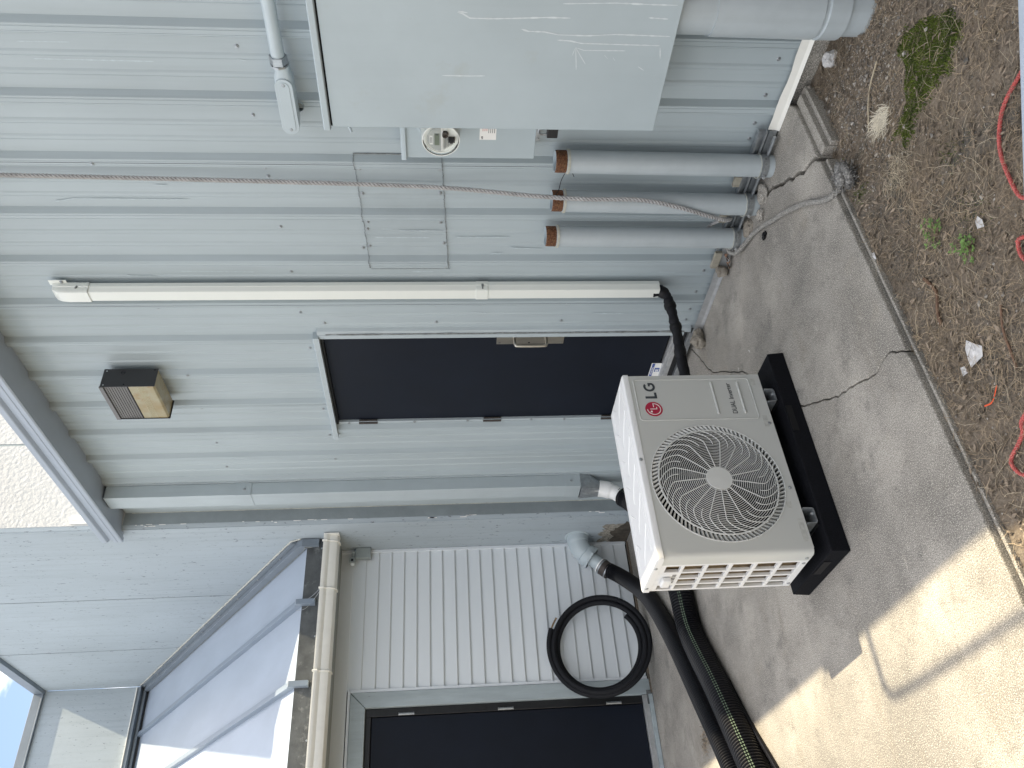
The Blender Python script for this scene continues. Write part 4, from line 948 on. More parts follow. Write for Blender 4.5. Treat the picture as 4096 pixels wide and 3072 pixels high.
# ================================================================== ELECTRICAL CABINET ETC
ec = thing('electrical_cabinet', 'large blue grey metal electrical cabinet scraped with white marks', 'cabinet', (-1.5,-.15,.67))
g = G(); g.box(-2.03,-.62,-.28,-.033,.668,1.992); build('cabinet_door', g, M['cab'], ec, bevel=.004)
g = G(); g.box(-2.028,-.62,-.272,-.033,1.992,1.998); build('shadow_gap', g, M['acdark'], ec)
g = G(); g.ext([(-.284,1.999),(-.290,2.002),(-.290,2.024),(-.284,2.028),(-.033,2.040),(-.033,1.999)], -2.040, -.61, 0); build('drip_hood', g, M['cab'], ec, bevel=.002)
cm = [[(-1.535,1.493),(-1.539,1.476),(-1.556,1.447),(-1.556,1.362),(-1.553,1.294),(-1.546,1.167),(-1.546,1.077)],[(-1.531,1.491),(-1.536,1.456)],[(-1.789,1.549),(-1.789,1.442),(-1.787,1.383)],[(-1.493,1.113),(-1.485,.919),(-1.487,.791),(-1.487,.69)],[(-1.593,1.257),(-1.601,1.231),(-1.602,1.17),(-1.612,1.117),(-1.613,1.007),(-1.605,.899),(-1.608,.69)],[(-1.633,1.119),(-1.635,1.07),(-1.644,1.025),(-1.646,.722)],[(-1.661,1.045),(-1.672,1.013),(-1.67,.852)],[(-1.661,1.045),(-1.713,1.037),(-1.755,1.031)],[(-1.661,1.045),(-1.694,1.023),(-1.73,.998)],[(-1.664,1.047),(-1.694,1.054)],[(-1.537,.789),(-1.54,.714)],[(-1.735,.79),(-1.751,.764)],[(-1.655,.72),(-1.70,.71)],[(-1.70,.895),(-1.712,.885)],[(-1.69,.93),(-1.705,.915)]]
scrapes(cm, lambda x: -.2806, ec, .008)

cd = thing('conduit_run', 'grey horizontal conduit ending in an oval conduit body above the cabinet', 'conduit', (-1.9,-.09,2.19))
g = G(); g.cyl((-.5,-.09,2.197), (-1.845,-.09,2.197), .027, 28); build('conduit', g, M['pvc'], cd, smooth=True)
g = G(); g.lathe((-1.835,-.09,2.197), (-1,0,0), [(0,.028),(0,.036),(.034,.036),(.034,.030)], 6); g.lathe((-1.871,-.09,2.197), (-1,0,0), [(0,.028),(0,.036),(.008,.036),(.008,.030)], 8); build('conduit_nut', g, M['galv'], cd)
g = G(); secs = [(-1.878,.030,.030),(-1.905,.030,.030),(-1.925,.040,.037),(-2.13,.040,.037),(-2.165,.034,.032),(-2.185,.018,.018)]; vs = []
for x, ry, rz_ in secs:
    for k in range(20): a = 2*PI*k/20; c_, s_ = math.cos(a), math.sin(a); vs.append((x, -.082+ry*math.copysign(abs(c_)**.6, c_), 2.190+rz_*math.copysign(abs(s_)**.6, s_)))
n = 20; g.add(vs, [(i*n+k, i*n+(k+1) % n, (i+1)*n+(k+1) % n, (i+1)*n+k) for i in range(len(secs)-1) for k in range(n)]+[tuple(range(n)), tuple(5*n+k for k in range(n))]); build('conduit_body', g, M['pvc'], cd, smooth=True)
def stadium(xa, xb, zc, r_): return [(xb+r_*math.cos(R(a)), zc+r_*math.sin(R(a))) for a in range(-90, 91, 15)]+[(xa+r_*math.cos(R(a)), zc+r_*math.sin(R(a))) for a in range(90, 271, 15)]
def plate(pts, y0, y1): 
    n = len(pts); g = G(); g.add([(x, y0, z) for x, z in pts]+[(x, y1, z) for x, z in pts], [tuple(range(n)), tuple(range(n, 2*n))]+[(i, (i+1) % n, n+(i+1) % n, n+i) for i in range(n)]); return g
build('body_cover', plate(stadium(-2.145,-1.955,2.190,.036), -.119, -.127), M['pvc'], cd, bevel=.002); build('cover_panel', plate(stadium(-2.145,-1.955,2.190,.022), -.127, -.1295), M['pvc'], cd, bevel=.001)
for x in (-1.945,-2.155): inst(sm, (x,-.1292,2.190), cd, name='screw')
g = G(); g.lathe((-2.105,-.04,2.16), (0,1,0), [(0,.022),(.038,.024)], 16); build('conduit_stub', g, M['pvc'], cd)
g = G(); g.cyl((-2.10,-.03,1.985), (-2.185,-.10,1.94), .006, 10); rd = build('metal_rod', g, M['pvc'], None); tag(rd, 'short painted rod poking out beside the cabinet top', 'rod')

mbx = thing('meter_box', 'grey metal meter socket box behind the electrical cabinet', 'meter box', (-2.0,-.1,1.13))
g = G(); g.box(-2.300,-1.55,-.120,-.033,1.137,1.708); build('box_body', g, M['cab'], mbx, bevel=.002)
g = G(); g.ext([(-.128,1.706),(-.131,1.709),(-.131,1.726),(-.128,1.730),(-.033,1.736),(-.033,1.706)], -2.306, -1.54, 0); build('drip_hood', g, M['cab'], mbx, bevel=.001)
g = G(); g.lathe((-2.100,-.12,1.563), (0,-1,0), [(0,.104),(.004,.104),(.006,.098),(.006,.06)], 40); build('socket_collar', g, M['cab'], mbx)
g = G(); g.box(-2.200,-2.02,-.1213,-.1200,1.313,1.386); lb = build('notice_label', g, M['white'], mbx)
g = G()
for k in range(7):
    z = 1.372-.0085*k; g.box(-2.165+(.01 if k < 3 else 0),-2.05,-.1217,-.1213,z-.0012,z+.0012, 1 if k < 3 else 0)
t_ = text('LES', .010, (0,0,0), M['ink'], lb, bold=.0004); t_.location = Vector((-2.1965,-.1215,1.3715))-world_loc(lb); build('label_print', g, [M['ink'], M['labelred']], lb)
g = G(); g.box(-2.195,-2.12,-.130,-.1202,1.120,1.140); g.lathe((-2.185,-.130,1.130), (0,-1,0), [(0,.006),(.004,.005),(.0045,.0001)], 10); build('hasp', g, M['galv'], mbx)
me_ = thing('electric_meter', 'round glass electric meter with a small grey display', 'meter', (-2.1,-.12,1.55))
mc = Vector((-2.098,-.126,1.556))
g = G(); g.lathe(mc, (0,-1,0), [(0,.06),(0,.088),(.012,.090),(.012,.075)], 40); build('meter_ring', g, M['blackframe'], me_, smooth=True)
g = G(); g.lathe(mc, (0,-1,0), [(.012,.090),(.03,.086),(.12,.080),(.140,.077),(.150,.068),(.152,.0001)], 40); build('glass_dome', g, M['glass'], me_, smooth=True)
g = G(); g.lathe(mc, (0,-1,0), [(.012,.074),(.060,.072),(.126,.071),(.128,.064)], 36); build('meter_core', g, M['dial'], me_, smooth=True)
for d_, r_ in ((.141,.0770),(.020,.089)): build('glass_rim_shine', (lambda g: g.tube([mc+Vector((r_*math.cos(2*PI*k/48), -d_, r_*math.sin(2*PI*k/48))) for k in range(48)], .0022, 6, closed=True))(G()), M['dial'], me_, smooth=True)  # opaque pale rings paint the bright shine on the glass rim
g = G(); g.lathe(mc, (0,-1,0), [(.124,.0705),(.131,.0705),(.131,.0640),(.127,.0640),(.127,.0001)], 36); df = build('dial_face', g, M['dial'], me_)
dy = mc.y-.1285; D = lambda x0,x1,z0,z1,o_=0: (mc.x+x0, mc.x+x1, dy-.003-o_, dy+.002, mc.z+z0, mc.z+z1)
g = G(); g.add([(mc.x+.0585*math.cos(R(a)), dy-.0022, mc.z+.0585*math.sin(R(a))) for a in range(0, 181, 12)], [tuple(range(16))]); build('dial_plate', g, M['jbox2'], df)
g = G(); g.box(*D(-.030,.028,.006,.027)); build('display', g, M['lcd'], df)
g = G(); g.box(*D(-.056,.056,-.0075,-.001)); g.box(*D(-.026,.018,.034,.047)); build('name_strip', g, M['white'], df)
g = G()
for k in range(7): g.box(*D(-.05+.004*k,.012,-.014-.006*k,-.0125-.006*k))
g.box(*D(-.018,.010,.037,.039,.0005)); g.box(*D(-.018,.010,.042,.044,.0005)); g.box(*D(.020,.025,.012,.022,.0005)); build('dial_print', g, M['ink'], df)
g = G(); g.lathe((mc.x+.028,dy,mc.z-.018), (0,-1,0), [(0,.013),(.018,.013),(.018,.007),(.012,.006),(.012,.0001)], 18); build('optical_port', g, M['coupling'], df)
g = G(); g.box(mc.x-.012,mc.x+.006,dy-.016,dy,mc.z-.050,mc.z-.038); g.box(mc.x-.004,mc.x+.012,dy-.022,dy,mc.z-.058,mc.z-.030); build('seal_tag', g, M['blackframe'], df)
pk = thing('padlock', 'black padlock hanging from the meter box hasp', 'padlock', (-2.15,-.14,1.07))
g = G(); g.box(-2.164,-2.105,-.155,-.125,1.047,1.094); build('lock_body', g, M['blackframe'], pk, bevel=.003)
g = G(); g.tube(spline([(-2.155,-.14,1.09),(-2.155,-.14,1.118),(-2.145,-.14,1.130),(-2.128,-.14,1.130),(-2.118,-.14,1.118),(-2.118,-.14,1.09)], 5), .004, 8); build('shackle', g, M['galv'], pk, smooth=True)

# stub pipes
labs = ['grey capless stub pipe nearest the electrical cabinet, rusty thread on top', 'middle grey stub pipe with rusty thread, rope passing over its top', 'grey stub pipe nearest the ivory line cover, rusty thread on top']
for i, (xb, xt, zt, yb) in enumerate(((-2.352,-2.332,1.035,-.09),(-2.585,-2.560,1.028,-.095),(-2.808,-2.790,1.035,-.095))):
    t = thing('stub_pipe', labs[i], 'pipe', (xb,yb,0), 'stub pipes with rusted threads')
    ax = Vector((xt-xb, -.005, zt)).normalized(); B = Vector((xb,yb,.0)); L_ = zt
    R_ = .0525
    g = G(); g.lathe(B, ax, [(0,R_),(L_-.052,R_),(L_-.052,R_-.004)], 36); build('pipe_tube', g, M['pipe'], t, smooth=True)
    g = G(); pr_ = [(L_-.052,R_-.003)]
    for k in range(11): pr_ += [(L_-.050+k*.0044,R_-.0035),(L_-.048+k*.0044,R_-.0008-(.0006 if k > 8 else 0))]
    pr_ += [(L_,R_-.004),(L_,R_-.007)]
    g.lathe(B, ax, pr_, 36); build('rusty_thread', g, M['rust'], t)
    g = G(); g.lathe(B, ax, [(L_+.0006,R_-.0035),(L_+.0006,R_-.0075),(L_-.30,R_-.0075)], 36); build('pipe_mouth', g, M['pvc'], t, smooth=True)
    g = G(); g.lathe(B, ax, [(L_-.066,R_-.001),(L_-.066,R_+.0050),(L_-.054,R_+.0055),(L_-.054,R_-.002)], 14 if i == 0 else 18); build('locknut_ring', g, M['collar'], t)
    g = G(); g.lathe(B, ax, [(.030,R_),(.030,R_+.003),(.062,R_+.0042),(.062,R_)], 36); sb = build('strap_band', g, M['galv'], t, smooth=False)
    g = G()
    for k in range(-5, 3):
        a = R(-70+26*k); cpt = B+Vector((math.cos(a)*(R_+.0042), math.sin(a)*(R_+.0042), .046))
        g.cyl(cpt, cpt+Vector((math.cos(a), math.sin(a), 0))*.001, .0062, 10)
    build('strap_hole', g, M['darkcaulk'], sb)
    g = G(); g.lathe(B+Vector((-.02,-R_-.005,.045)), (0,-1,0), [(0,.009),(.006,.008),(.0065,.0001)], 6); build('bolt', g, M['alu'], t)
    g = G(); pts = [B+Vector((math.cos(R(a))*(R_+.0035), math.sin(R(a))*(R_+.0035), .067+.004*noise.noise(Vector((a*.06, i, 0))))) for a in range(0, 360, 12)]; g.tube(pts, .0022, 5, closed=True); build('caulk_line', g, M['caulk'], t)

bp = thing('standpipe', 'fat grey plastic standpipe with a stepped coupling under the cabinet', 'pipe', (-1.555,-.13,-.15))
g = G(); g.lathe((-1.555,-.14,0), (0,0,1), [(.50,.108),(.80,.108)], 40); build('upper_tube', g, M['pipe'], bp, smooth=True); g = G(); g.lathe((-1.555,-.14,0), (0,0,1), [(-.2,.102),(.04,.102)], 40); build('lower_tube', g, M['pipe'], bp, smooth=True)
g = G(); g.lathe((-1.555,-.14,0), (0,0,1), [(.005,.102),(.005,.116),(.085,.117),(.09,.110),(.100,.110),(.105,.116),(.52,.114),(.52,.103)], 40); build('coupling_sleeve', g, M['pipe'], bp, smooth=True)

# galvanised strut and timber scraps behind the pipes
ss = thing('strut_channel', 'galvanised strut channel fixed low on the wall behind the stub pipes', 'bracket', (-2.5,-.03,.05))
g = G(); g.ext([(-.034,.060),(-.060,.060),(-.060,.070),(-.055,.070),(-.055,.064),(-.040,.064),(-.040,.098),(-.055,.098),(-.055,.092),(-.060,.092),(-.060,.102),(-.034,.102)], -2.93, -2.185, 0); build('channel', g, M['galv'], ss)
g = G(); g.box(-2.93,-2.19,-.046,-.040,.012,.048); build('lower_angle', g, M['galv'], ss)
g = G(); g.cyl((-2.95,-.075,.03), (-2.20,-.075,.028), .0085, 8); rd2 = build('threaded_rod', g, M['galv'], ss)
for i, (xa, xb, za, zb_, lab) in enumerate(((-2.49,-2.47,.09,.135,''),(-2.72,-2.69,.09,.14,''),(-2.955,-3.07,.055,.095,''))):
    g = G(); g.box(min(xa,xb)-(.02 if i < 2 else 0),max(xa,xb)+(.02 if i < 2 else 0),-.055,-.034,za,zb_); o = build('timber_block', g, M['wood'], None, bevel=.003)
    tag(o, ['pale timber block between the two right stub pipes', 'pale timber block between the two left stub pipes', 'pale timber block left of the stub pipes'][i], 'timber')
g = G(); g.box(-3.05,-2.90,-.036,-.0335,.06,.30); 

# ================================================================== ROPES
pth = spline([(-2.475,-.045,3.75),(-2.478,-.045,3.4),(-2.50,-.045,2.42),(-2.52,-.055,1.6),(-2.515,-.12,1.12),(-2.497,-.162,.88),(-2.503,-.158,.62),(-2.545,-.160,.42),(-2.60,-.158,.26),(-2.665,-.115,.135),(-2.690,-.075,.095)], 24)
hr = thing('hanging_rope', 'weathered twisted rope hanging down the ribbed wall onto the stub pipes', 'rope', (-2.5,-.05,0))
g = rope_mesh(pth, .0108, .056); build('rope_strands', g, M['rope'], hr, smooth=True)
g = G(); g.tube(resample(pth, .02), .0062, 8); build('rope_shade_core', g, M['ropegap'], hr, smooth=True)  # added dark core paints shade into the gaps of the twist
g = rope_mesh(spline([(-2.690,-.075,.095),(-2.72,-.05,.12),(-2.76,-.038,.16),(-2.80,-.037,.185)], 10), .0095); build('rope_tail', g, M['rope'], hr, smooth=True)
pth = spline([(-2.74,-.03,.10),(-2.80,-.034,.085),(-2.865,-.06,.07),(-2.885,-.11,.055),(-2.860,-.150,.035),(-2.777,-.170,.018),(-2.68,-.20,.012),(-2.58,-.255,.011),(-2.47,-.33,.011),(-2.369,-.395,.011),(-2.27,-.47,.011),(-2.18,-.547,.011),(-2.10,-.63,.011),(-2.04,-.672,.008),(-2.01,-.66,-.02)], 16)
gr = thing('grey_rope', 'grey braided rope across the pavement ending in a frayed knot on the soil', 'rope', (-2.4,-.4,0))
g = rope_mesh(pth, .0125, .022, 3); build('rope_strands', g, M['rope2'], gr, smooth=True)
random.seed(11); g = G()
kc = Vector((-1.950,-.655,-.022))
for i in range(700):
    a = random.uniform(0, 2*PI); b = random.uniform(-1, 1); d = Vector((math.cos(a)*math.sqrt(1-b*b), math.sin(a)*math.sqrt(1-b*b), b)); d.x *= .55; d.y *= .85; d.z *= .6
    s0 = kc+d*.050; t = Vector((random.uniform(-1,1), random.uniform(-1,1), random.uniform(-.3,1))).normalized(); e2 = s0+t*random.uniform(.015,.04)
    g.tube([s0, (s0+e2)/2+Vector((random.uniform(-.006,.006), random.uniform(-.006,.006), .004)), e2], .0012, 3)
g2 = spline([kc+Vector((.0,-.05,0)), kc+Vector((.03,0,.02)), kc+Vector((.0,.05,.01)), kc+Vector((-.03,.0,.02)), kc+Vector((0,-.03,.035)), kc+Vector((.02,.03,.03)), kc+Vector((-.02,.04,-.01)), kc+Vector((-.02,-.04,-.01))], 12)
g.tube(g2, .017, 10); build('frayed_knot', g, M['knot'], gr)

def soilz(x, y): return soil_h(x, y)
def on_soil(P, dz): return [(x, y, soilz(x, y)+dz) for x, y in P]
rr = thing('red_rope', 'red twisted rope looping over the dry soil near the pale rail', 'rope', (-1.4,-1.2,-.08))
g = rope_mesh(spline(on_soil([(-1.082, -1.133), (-1.206, -1.139), (-1.288, -1.151), (-1.345, -1.186), (-1.381, -1.246), (-1.398, -1.325), (-1.403, -1.419), (-1.377, -1.477)]+[(-1.396, -1.556), (-1.475, -1.515), (-1.49, -1.519), (-1.503, -1.56), (-1.475, -1.625), (-1.396, -1.684)], .012), 12), .0064, .026); build('rope_strands', g, M['redrope'], rr, smooth=True)
r3 = thing('red_rope', 'faded red rope bend on the sunlit edge of the soil', 'rope', (-1.85,-1.95,-.08))
g = rope_mesh(spline(on_soil([(-1.671, -1.881), (-1.772, -1.907), (-1.804, -1.92), (-1.818, -1.944), (-1.858, -1.964), (-1.891, -1.984), (-1.896, -2.008), (-1.878, -2.045), (-1.829, -2.077), (-1.721, -2.097)], .012), 12), .0064, .026); build('rope_strands', g, M['redrope'], r3, smooth=True)
g = G(); g.ribbon(spline(on_soil([(-1.823,-1.773),(-1.862,-1.804),(-1.894,-1.799)], .012), 6), .005, (0,0,1)); o = build('orange_strap', g, mat('orange_plastic', (.75,.10,.03), .4), None); tag(o, 'short bright orange plastic strap scrap on the soil', 'scrap')

# ladder-like pale rail at the lower right
g = G(); a = Vector((-1.061,-1.006,-.05)); b = Vector((-1.60,-1.766,-.05)); d = (b-a).normalized(); s_ = Vector((d.y,-d.x,0)); s_ = s_ if s_.x > 0 else -s_
vs = []
for p in (a-d*1.2, b+d*.0):
    for w2, h2 in ((0.0,-.03),(0.0,.014),(.010,.02),(.14,.02),(.15,.014),(.15,-.03)): vs.append(p+s_*w2+Vector((0,0,h2)))
g.add(vs, [(k, (k+1) % 6, 6+(k+1) % 6, 6+k) for k in range(6)]+[(0,1,2,3,4,5),(6,7,8,9,10,11)])
o = build('white_rail', g, M['rail'], None, bevel=.002); tag(o, 'pale painted metal rail lying on the soil over the red rope', 'rail')

# ================================================================== LOOSE BITS
def rock(name, c, size, m, label, seed, cat='rock', group=None, flat=.7):
    bm = bmesh.new(); bmesh.ops.create_icosphere(bm, subdivisions=3, radius=1)
    for v in bm.verts:
        n = noise.noise(v.co*1.6+Vector((seed,0,0)))*.35+noise.noise(v.co*5+Vector((seed,3,0)))*.12; v.co *= 1+n
        v.co.x *= size[0]; v.co.y *= size[1]; v.co.z *= size[2]
    me = bpy.data.meshes.new(name); bm.to_mesh(me); bm.free(); me.materials.append(m); o = bpy.data.objects.new(name, me); COL.objects.link(o); o.location = c; o.rotation_euler = (0,0,seed); return tag(o, label, cat, group)
rock('concrete_chunk', (-3.612,-.105,.035), (.062,.042,.042), M['rock'], 'rough brown concrete chunk at the foot of the black door', 1.3)
rock('concrete_chunk', (-3.075,-.070,.032), (.045,.030,.034), M['rock'], 'rough stone stuck to the wall base beside the dead leaves', 2.1)
rock('concrete_chunk', (-2.49,-.125,.002), (.055,.05,.022), M['conc'], 'flat broken concrete piece between the two right stub pipes', 3.2)
rock('concrete_chunk', (-2.57,-.185,.004), (.03,.036,.02), M['conc'], 'small rounded concrete piece in front of the middle stub pipe', 4.4)
rock('concrete_chunk', (-2.72,-.12,.004), (.05,.05,.022), M['rock'], 'crumbled concrete between the two left stub pipes', 5.7)
rock('stone', (-1.80,-.085,soilz(-1.8,-.085)+.015), (.035,.025,.03), M['whitebit'], 'pale pointed stone near the bare foundation', 6.6)
rock('stone', (-1.99,-.05,soilz(-1.97,-.05)+.02), (.028,.03,.022), M['soilrock'], 'grey rubble stone at the pavement corner', 7.7)
g = G()
for (x, y, z, s_) in ((-2.985,-.06,.03,.05),(-2.96,-.075,.035,.04),(-3.01,-.09,.02,.045)):
    vs = []; 
    for j in range(6):
        t = j/5; w2 = s_*.45*math.sin(PI*min(.98,max(.02,t)))
        vs += [(x+(t-.5)*s_+.004*j, y-w2, z+.012*math.sin(t*5+x*9)), (x+(t-.5)*s_, y, z+.012*math.sin(t*5+x*9)-.006), (x+(t-.5)*s_, y+w2, z+.012*math.sin(t*5+x*7))]
    g.add(vs, [(3*j+k, 3*j+k+1, 3*j+4+k, 3*j+3+k) for j in range(5) for k in range(2)])
o = build('dead_leaves', g, M['leafbrown'], None, smooth=True); tag(o, 'curled brown dead leaves at the wall base left of the stub pipes', 'leaves')
g = G(); g.box(-2.625,-2.580,-.305,-.285,.0,.008); g.box(-2.612,-2.594,-.312,-.280,.001,.011); o = build('plastic_clip', g, M['rubber'], None); tag(o, 'small black plastic clip on the pavement below the grey rope', 'clip')
def scrap(P, dz, label, seed):
    g = G(); n = len(P); cx_ = sum(p[0] for p in P)/n; cy_ = sum(p[1] for p in P)/n; vs = []
    for s_ in (0, .33, .66):
        for k, (x, y) in enumerate(P):
            xx = x+(cx_-x)*s_; yy = y+(cy_-y)*s_; vs.append((xx, yy, soilz(xx, yy)+dz+.008*noise.noise(Vector((xx*40, yy*40, seed)))))
    vs.append((cx_, cy_, soilz(cx_, cy_)+dz+.004)); fs = [(r_*n+k, r_*n+(k+1) % n, (r_+1)*n+(k+1) % n, (r_+1)*n+k) for r_ in range(2) for k in range(n)]+[(2*n+k, 2*n+(k+1) % n, 3*n) for k in range(n)]
    g.add(vs, fs); o = build('white_scrap', g, M['whitebit'], None); tag(o, label, 'litter')
scrap([(-1.845,-1.581),(-1.822,-1.612),(-1.802,-1.639),(-1.82,-1.665),(-1.873,-1.668),(-1.872,-1.64),(-1.86,-1.605)], .013, 'torn white plastic sheet piece on the dry soil', 1)
scrap([(-1.585,-1.325),(-1.565,-1.322),(-1.558,-1.345),(-1.568,-1.365),(-1.590,-1.352)], .012, 'crumpled white scrap beside the green weed', 2)
scrap([(-1.91,-1.64),(-1.895,-1.645),(-1.893,-1.67),(-1.912,-1.672)], .010, 'small shiny white scrap near the pavement edge', 3)
scrap([(-2.02,-1.02),(-2.00,-1.03),(-2.005,-1.06),(-2.02,-1.05)], .012, 'white chip beside the slab edge', 4)
g = G()
for (x, y, a) in ((-3.28,-.60,.5),(-3.06,-.92,1.9),(-3.1,-.62,1.1)): g.ribbon([(x+.02*math.cos(a+t*.9)*t, y+.022*math.sin(a+t*.5)*t, .003) for t in (0,.3,.6,1)], .003, (0,0,1))
o = build('paper_slivers', g, M['white'], None); tag(o, 'tiny white paper slivers on the shaded pavement', 'litter')

# ---- soil cover: straw, chips, pebbles, moss (nobody could count them)
random.seed(21)
def rnd_soil():
    while True:
        x = random.uniform(-2.04, -.85); y = random.uniform(-2.75, -.03)
        if x > -1.0+.55*(y+1.0): 
            if x > -.9: continue
        return x, y
def strand(g, x, y, z, L, w, a, lift, curl):
    p = Vector((x, y, z)); d = Vector((math.cos(a), math.sin(a), lift)).normalized(); pts = []
    for i in range(4):
        pts.append(p.copy()); p = p+d*(L/3); an = curl*random.uniform(.3,1); d = Vector((d.x*math.cos(an)-d.y*math.sin(an), d.x*math.sin(an)+d.y*math.cos(an), d.z-lift*.75)).normalized()
        zz = soilz(p.x, p.y)+.002
        if p.z < zz: p.z = zz
    n = len(g.v); vs = []
    for i, q in enumerate(pts):
        t = (pts[min(i+1,3)]-pts[max(i-1,0)]); sd = Vector((-t.y, t.x, random.uniform(-.3,.3)*t.length)).normalized(); ww = w*(1 if i < 3 else .35)/2; vs += [q-sd*ww, q+sd*ww]
    g.add(vs, [(0,1,3,2),(2,3,5,4),(4,5,7,6)])
g = G(); gp = G()
N1 = 34000; i = 0
while i < N1:
    x, y = rnd_soil(); dens = .5+.9*noise.noise(Vector((x*3.3, y*3.3, 7)))+.25*noise.noise(Vector((x*11, y*11, 2)))+(.25 if y < -.9 else -.06)
    if moss_mask(x, y) > .5: dens = .12
    i += 1
    if random.random() > dens: continue
    strand(g, x, y, soilz(x, y)+random.uniform(.001,.014), random.uniform(.015,.065), random.uniform(.0006,.0017), random.uniform(0, 2*PI), random.uniform(-.05,.35), random.uniform(-.8,.8))
o = build('dry_grass', g, M['straw'], None); o['kind'] = 'stuff'; tag(o, 'tangled dry brown grass covering the soil', 'grass')
g = G()
for i in range(1300):
    x, y = rnd_soil(); strand(g, x, y, soilz(x, y)+.012, random.uniform(.03,.12), random.uniform(.0005,.0011), random.uniform(0, 2*PI), random.uniform(.0,.3), random.uniform(-.6,.6))
o = build('bleached_grass', g, M['pale'], None); o['kind'] = 'stuff'; tag(o, 'thin bleached straw blades scattered on the soil', 'grass'); g = G()
for i in range(260):
    a = random.gauss(PI*.9, .55); x = -1.70+random.gauss(0,.022); y = -.64+random.gauss(0,.02); strand(g, x, y, soilz(x, y)+.012, random.uniform(.03,.09), random.uniform(.0010,.0020), a, random.uniform(.1,.5), random.uniform(-.5,.5))
o = build('bleached_tuft', g, M['tuft'], None); tag(o, 'bright bleached grass tuft beside the moss', 'grass tuft'); g = G()
for i in range(160):
    x = -1.76+random.gauss(0,.05); y = -.87+random.gauss(0,.03); strand(g, x, y, soilz(x, y)+.010, random.uniform(.03,.07), random.uniform(.0008,.0014), random.uniform(0, 2*PI), random.uniform(.1,.4), random.uniform(-.5,.5))
o = build('straw_tuft', g, M['pale'], None); o['kind'] = 'stuff'; tag(o, 'loose pale straw tuft between the knot and the moss', 'grass tuft')
g = G(); i = 0
while i < 6500:
    x, y = rnd_soil(); i += 1
    ed = math.exp(-((x+2.0)/.07)**2)
    if moss_mask(x, y) > .5 and random.random() < .85: continue
    L = random.uniform(.005,.017); w2 = L*random.uniform(.2,.5); a = random.uniform(0, 2*PI); z = soilz(x, y)+random.uniform(.002,.012); c_, s_ = math.cos(a), math.sin(a); tl = random.uniform(-.5,.5)
    P4 = [(-L,0,0),(0,-w2,.002),(L,0,tl*L),(0,w2,.002)]
    g.add([(x+px*c_-py*s_, y+px*s_+py*c_, z+pz) for px, py, pz in P4], [(0,1,2),(0,2,3)])
o = build('leaf_litter', g, M['leafy'], None); o['kind'] = 'stuff'; tag(o, 'small grey brown leaf chips scattered over the soil', 'litter')
oc = [(1,0,0),(0,1,0),(-1,0,0),(0,-1,0),(0,0,1),(0,0,-1)]; of = [(0,1,4),(1,2,4),(2,3,4),(3,0,4),(1,0,5),(2,1,5),(3,2,5),(0,3,5)]
g = G()
for i in range(3200):
    if i < 1500: x, y = rnd_soil()
    else: x = random.gauss(-1.72,.16); y = random.gauss(-.42,.22)
    if y > -.03 or x < -2.0: continue
    s_ = random.uniform(.0016,.0055)*(1 if random.random() < .93 else 2.2); z = soilz(x, y)+s_*.4; k = [random.uniform(.6,1.3) for _ in range(6)]; ra = random.uniform(0, PI)
    g.add([(x+(p[0]*math.cos(ra)-p[1]*math.sin(ra))*s_*q, y+(p[0]*math.sin(ra)+p[1]*math.cos(ra))*s_*q, z+p[2]*s_*q*.7) for p, q in zip(oc, k)], of)
o = build('gravel', g, M['soilrock'], None); o['kind'] = 'stuff'; tag(o, 'tiny pale pebbles sprinkled in the soil', 'gravel')
g = G(); i = 0
while i < 20000:
    x = random.uniform(-1.9,-1.1); y = random.uniform(-1.0,-.4); 
    if random.random() > moss_mask(x, y): 
        i += .2; continue
    i += 1; z = soilz(x, y); h = random.uniform(.004,.010); a = random.uniform(0, 2*PI); dx, dy_ = math.cos(a)*.0024, math.sin(a)*.0024; lx_, ly_ = random.uniform(-.004,.004), random.uniform(-.004,.004)
    g.add([(x-dx, y-dy_, z), (x+dx, y+dy_, z), (x+lx_, y+ly_, z+h)], [(0,1,2)])
for (cx_, cy_, n_, s_) in ((-2.02,-.55,260,.03),(-1.96,-.75,160,.02),(-1.6,-1.3,200,.05),(-1.12,-.62,500,.05),(-1.55,-1.05,150,.03)):
    for i in range(n_):
        x = random.gauss(cx_, s_); y = random.gauss(cy_, s_); 
        if x < -2.02: continue
        z = soilz(x, y)+.002; h = random.uniform(.004,.012); a = random.uniform(0, 2*PI); g.add([(x-math.cos(a)*.0013, y-math.sin(a)*.0013, z), (x+math.cos(a)*.0013, y+math.sin(a)*.0013, z), (x+random.uniform(-.004,.004), y+random.uniform(-.004,.004), z+h)], [(0,1,2)])
o = build('moss_patch', g, M['moss'], None); o['kind'] = 'stuff'; tag(o, 'bright green moss patch on the shaded soil', 'moss')
def weed(x, y, n, s_, label, seed):
    random.seed(seed); t = thing('weed', label, 'plant', (x, y, soilz(x, y)))
    g = G(); gl = G()
    for i in range(n):
        a = random.uniform(0, 2*PI); rr_ = random.uniform(.01, s_); p = Vector((x+rr_*math.cos(a), y+rr_*math.sin(a), soilz(x, y)+random.uniform(.015,.045)))
        g.tube([(x, y, soilz(x, y)), ((x+p.x)/2, (y+p.y)/2, p.z*.5+soilz(x, y)*.5+.008), p], .0009, 4)
        for k in range(3):
            b = a+k*2.1; L = random.uniform(.006,.011); d = Vector((math.cos(b), math.sin(b), .25)).normalized(); sd = Vector((-math.sin(b), math.cos(b), 0)); q = [p, p+d*L*.5-sd*L*.42, p+d*L*1.1-sd*L*.2, p+d*L*1.15+sd*L*.2, p+d*L*.5+sd*L*.42]
            gl.add(q, [(0,1,2,3,4)])
    build('stem', g, M['straw'], t); build('leaves', gl, M['weed'], t)
weed(-1.66,-1.36,34,.055,'small green clover-like weed on the soil near the red rope',4)
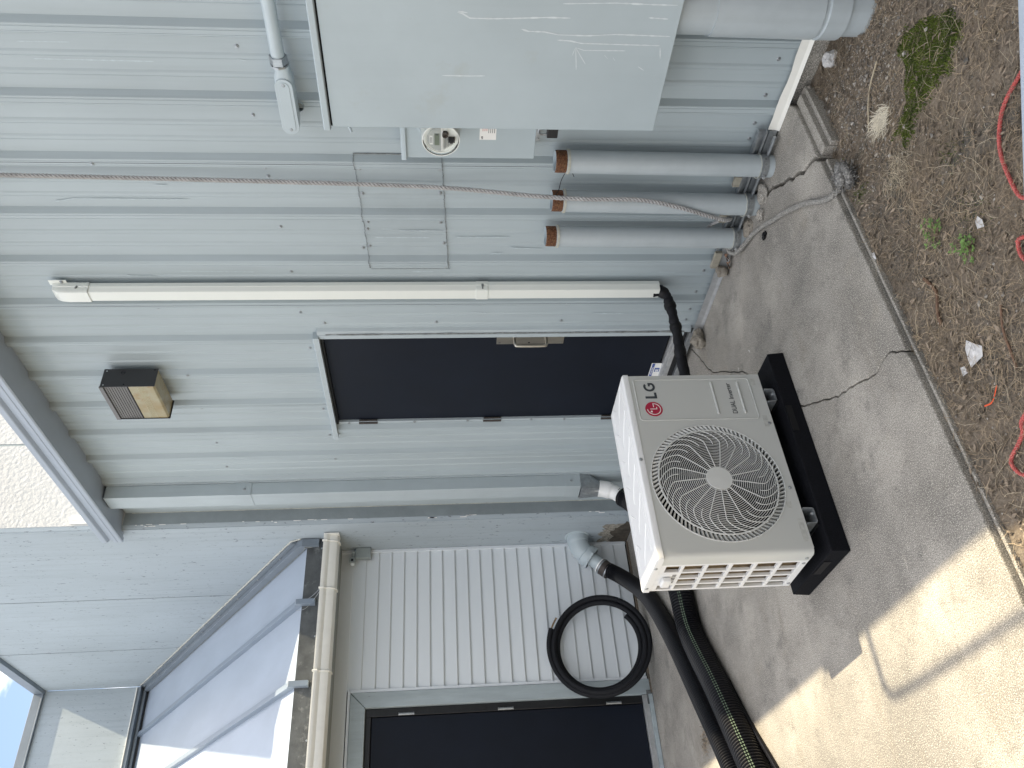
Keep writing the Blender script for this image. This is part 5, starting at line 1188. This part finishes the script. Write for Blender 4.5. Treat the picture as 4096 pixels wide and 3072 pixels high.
weed(-1.75,-1.20,24,.05,'sparse green weed sprigs between the weed clump and the pavement',5)
g = G(); random.seed(9)
for i in range(90): 
    x = random.gauss(-5.12,.045); y = random.gauss(-2.02,.05); a = random.uniform(0, 2*PI); L = random.uniform(.02,.06)
    p0 = Vector((x, y, .002)); p1 = p0+Vector((math.cos(a)*L*.5, math.sin(a)*L*.5, random.uniform(.004,.02))); p2 = p0+Vector((math.cos(a)*L, math.sin(a)*L, .003)); g.ribbon([p0, p1, p2], .0022, (0,0,1))
o = build('straw_tuft', g, M['straw'], None); o['kind'] = 'stuff'; tag(o, 'small dry straw tuft on the pavement beside the hoses', 'grass tuft')
# roots and twigs
for i, (P, w2, lab) in enumerate((([(-1.79,-.60),(-1.73,-.50),(-1.68,-.45),(-1.60,-.43)], .0035, 'bent pale twig near the bleached grass tuft'), ([(-1.88,-1.28),(-1.86,-1.36),(-1.89,-1.42),(-1.90,-1.47)], .006, 'thick brown twig beside the weed sprigs'), ([(-1.66,-1.60),(-1.70,-1.66),(-1.72,-1.73),(-1.73,-1.78)], .004, 'thin dark twig beyond the torn plastic sheet'))):
    g = G(); g.tube(spline(on_soil(P, .010), 5), w2, 6); o = build('twig', g, M['leafbrown'] if i else M['pale'], None, smooth=True); tag(o, lab, 'twig')
# thin black wire by the stub pipes
g = G(); g.tube(spline([(-2.52,-.13,1.03),(-2.50,-.10,1.00),(-2.47,-.06,.985),(-2.43,-.05,.965),(-2.43,-.05,.94),(-2.455,-.05,.925)], 6), .0018, 5); o = build('loose_wire', g, M['blackframe'], None); tag(o, 'thin loose black wire beside the rope at the stub pipe tops', 'wire')
# overhead service pipe above the eave, out of frame, whose shadow falls on the pavement
g = G(); g.tube(spline([(-2.14,-.24,4.10),(-2.14,-.36,4.14),(-2.13,-.44,4.15),(-2.02,-.47,4.16),(-1.3,-.47,4.16),(0,-.47,4.16),(3,-.47,4.16)], 8), .016, 12); o = build('service_pipe', g, M['galv'], None, smooth=True); tag(o, 'thin metal service pipe running along the eave', 'pipe')
for o in bpy.data.objects:
    if '_local' in o.keys(): del o['_local']
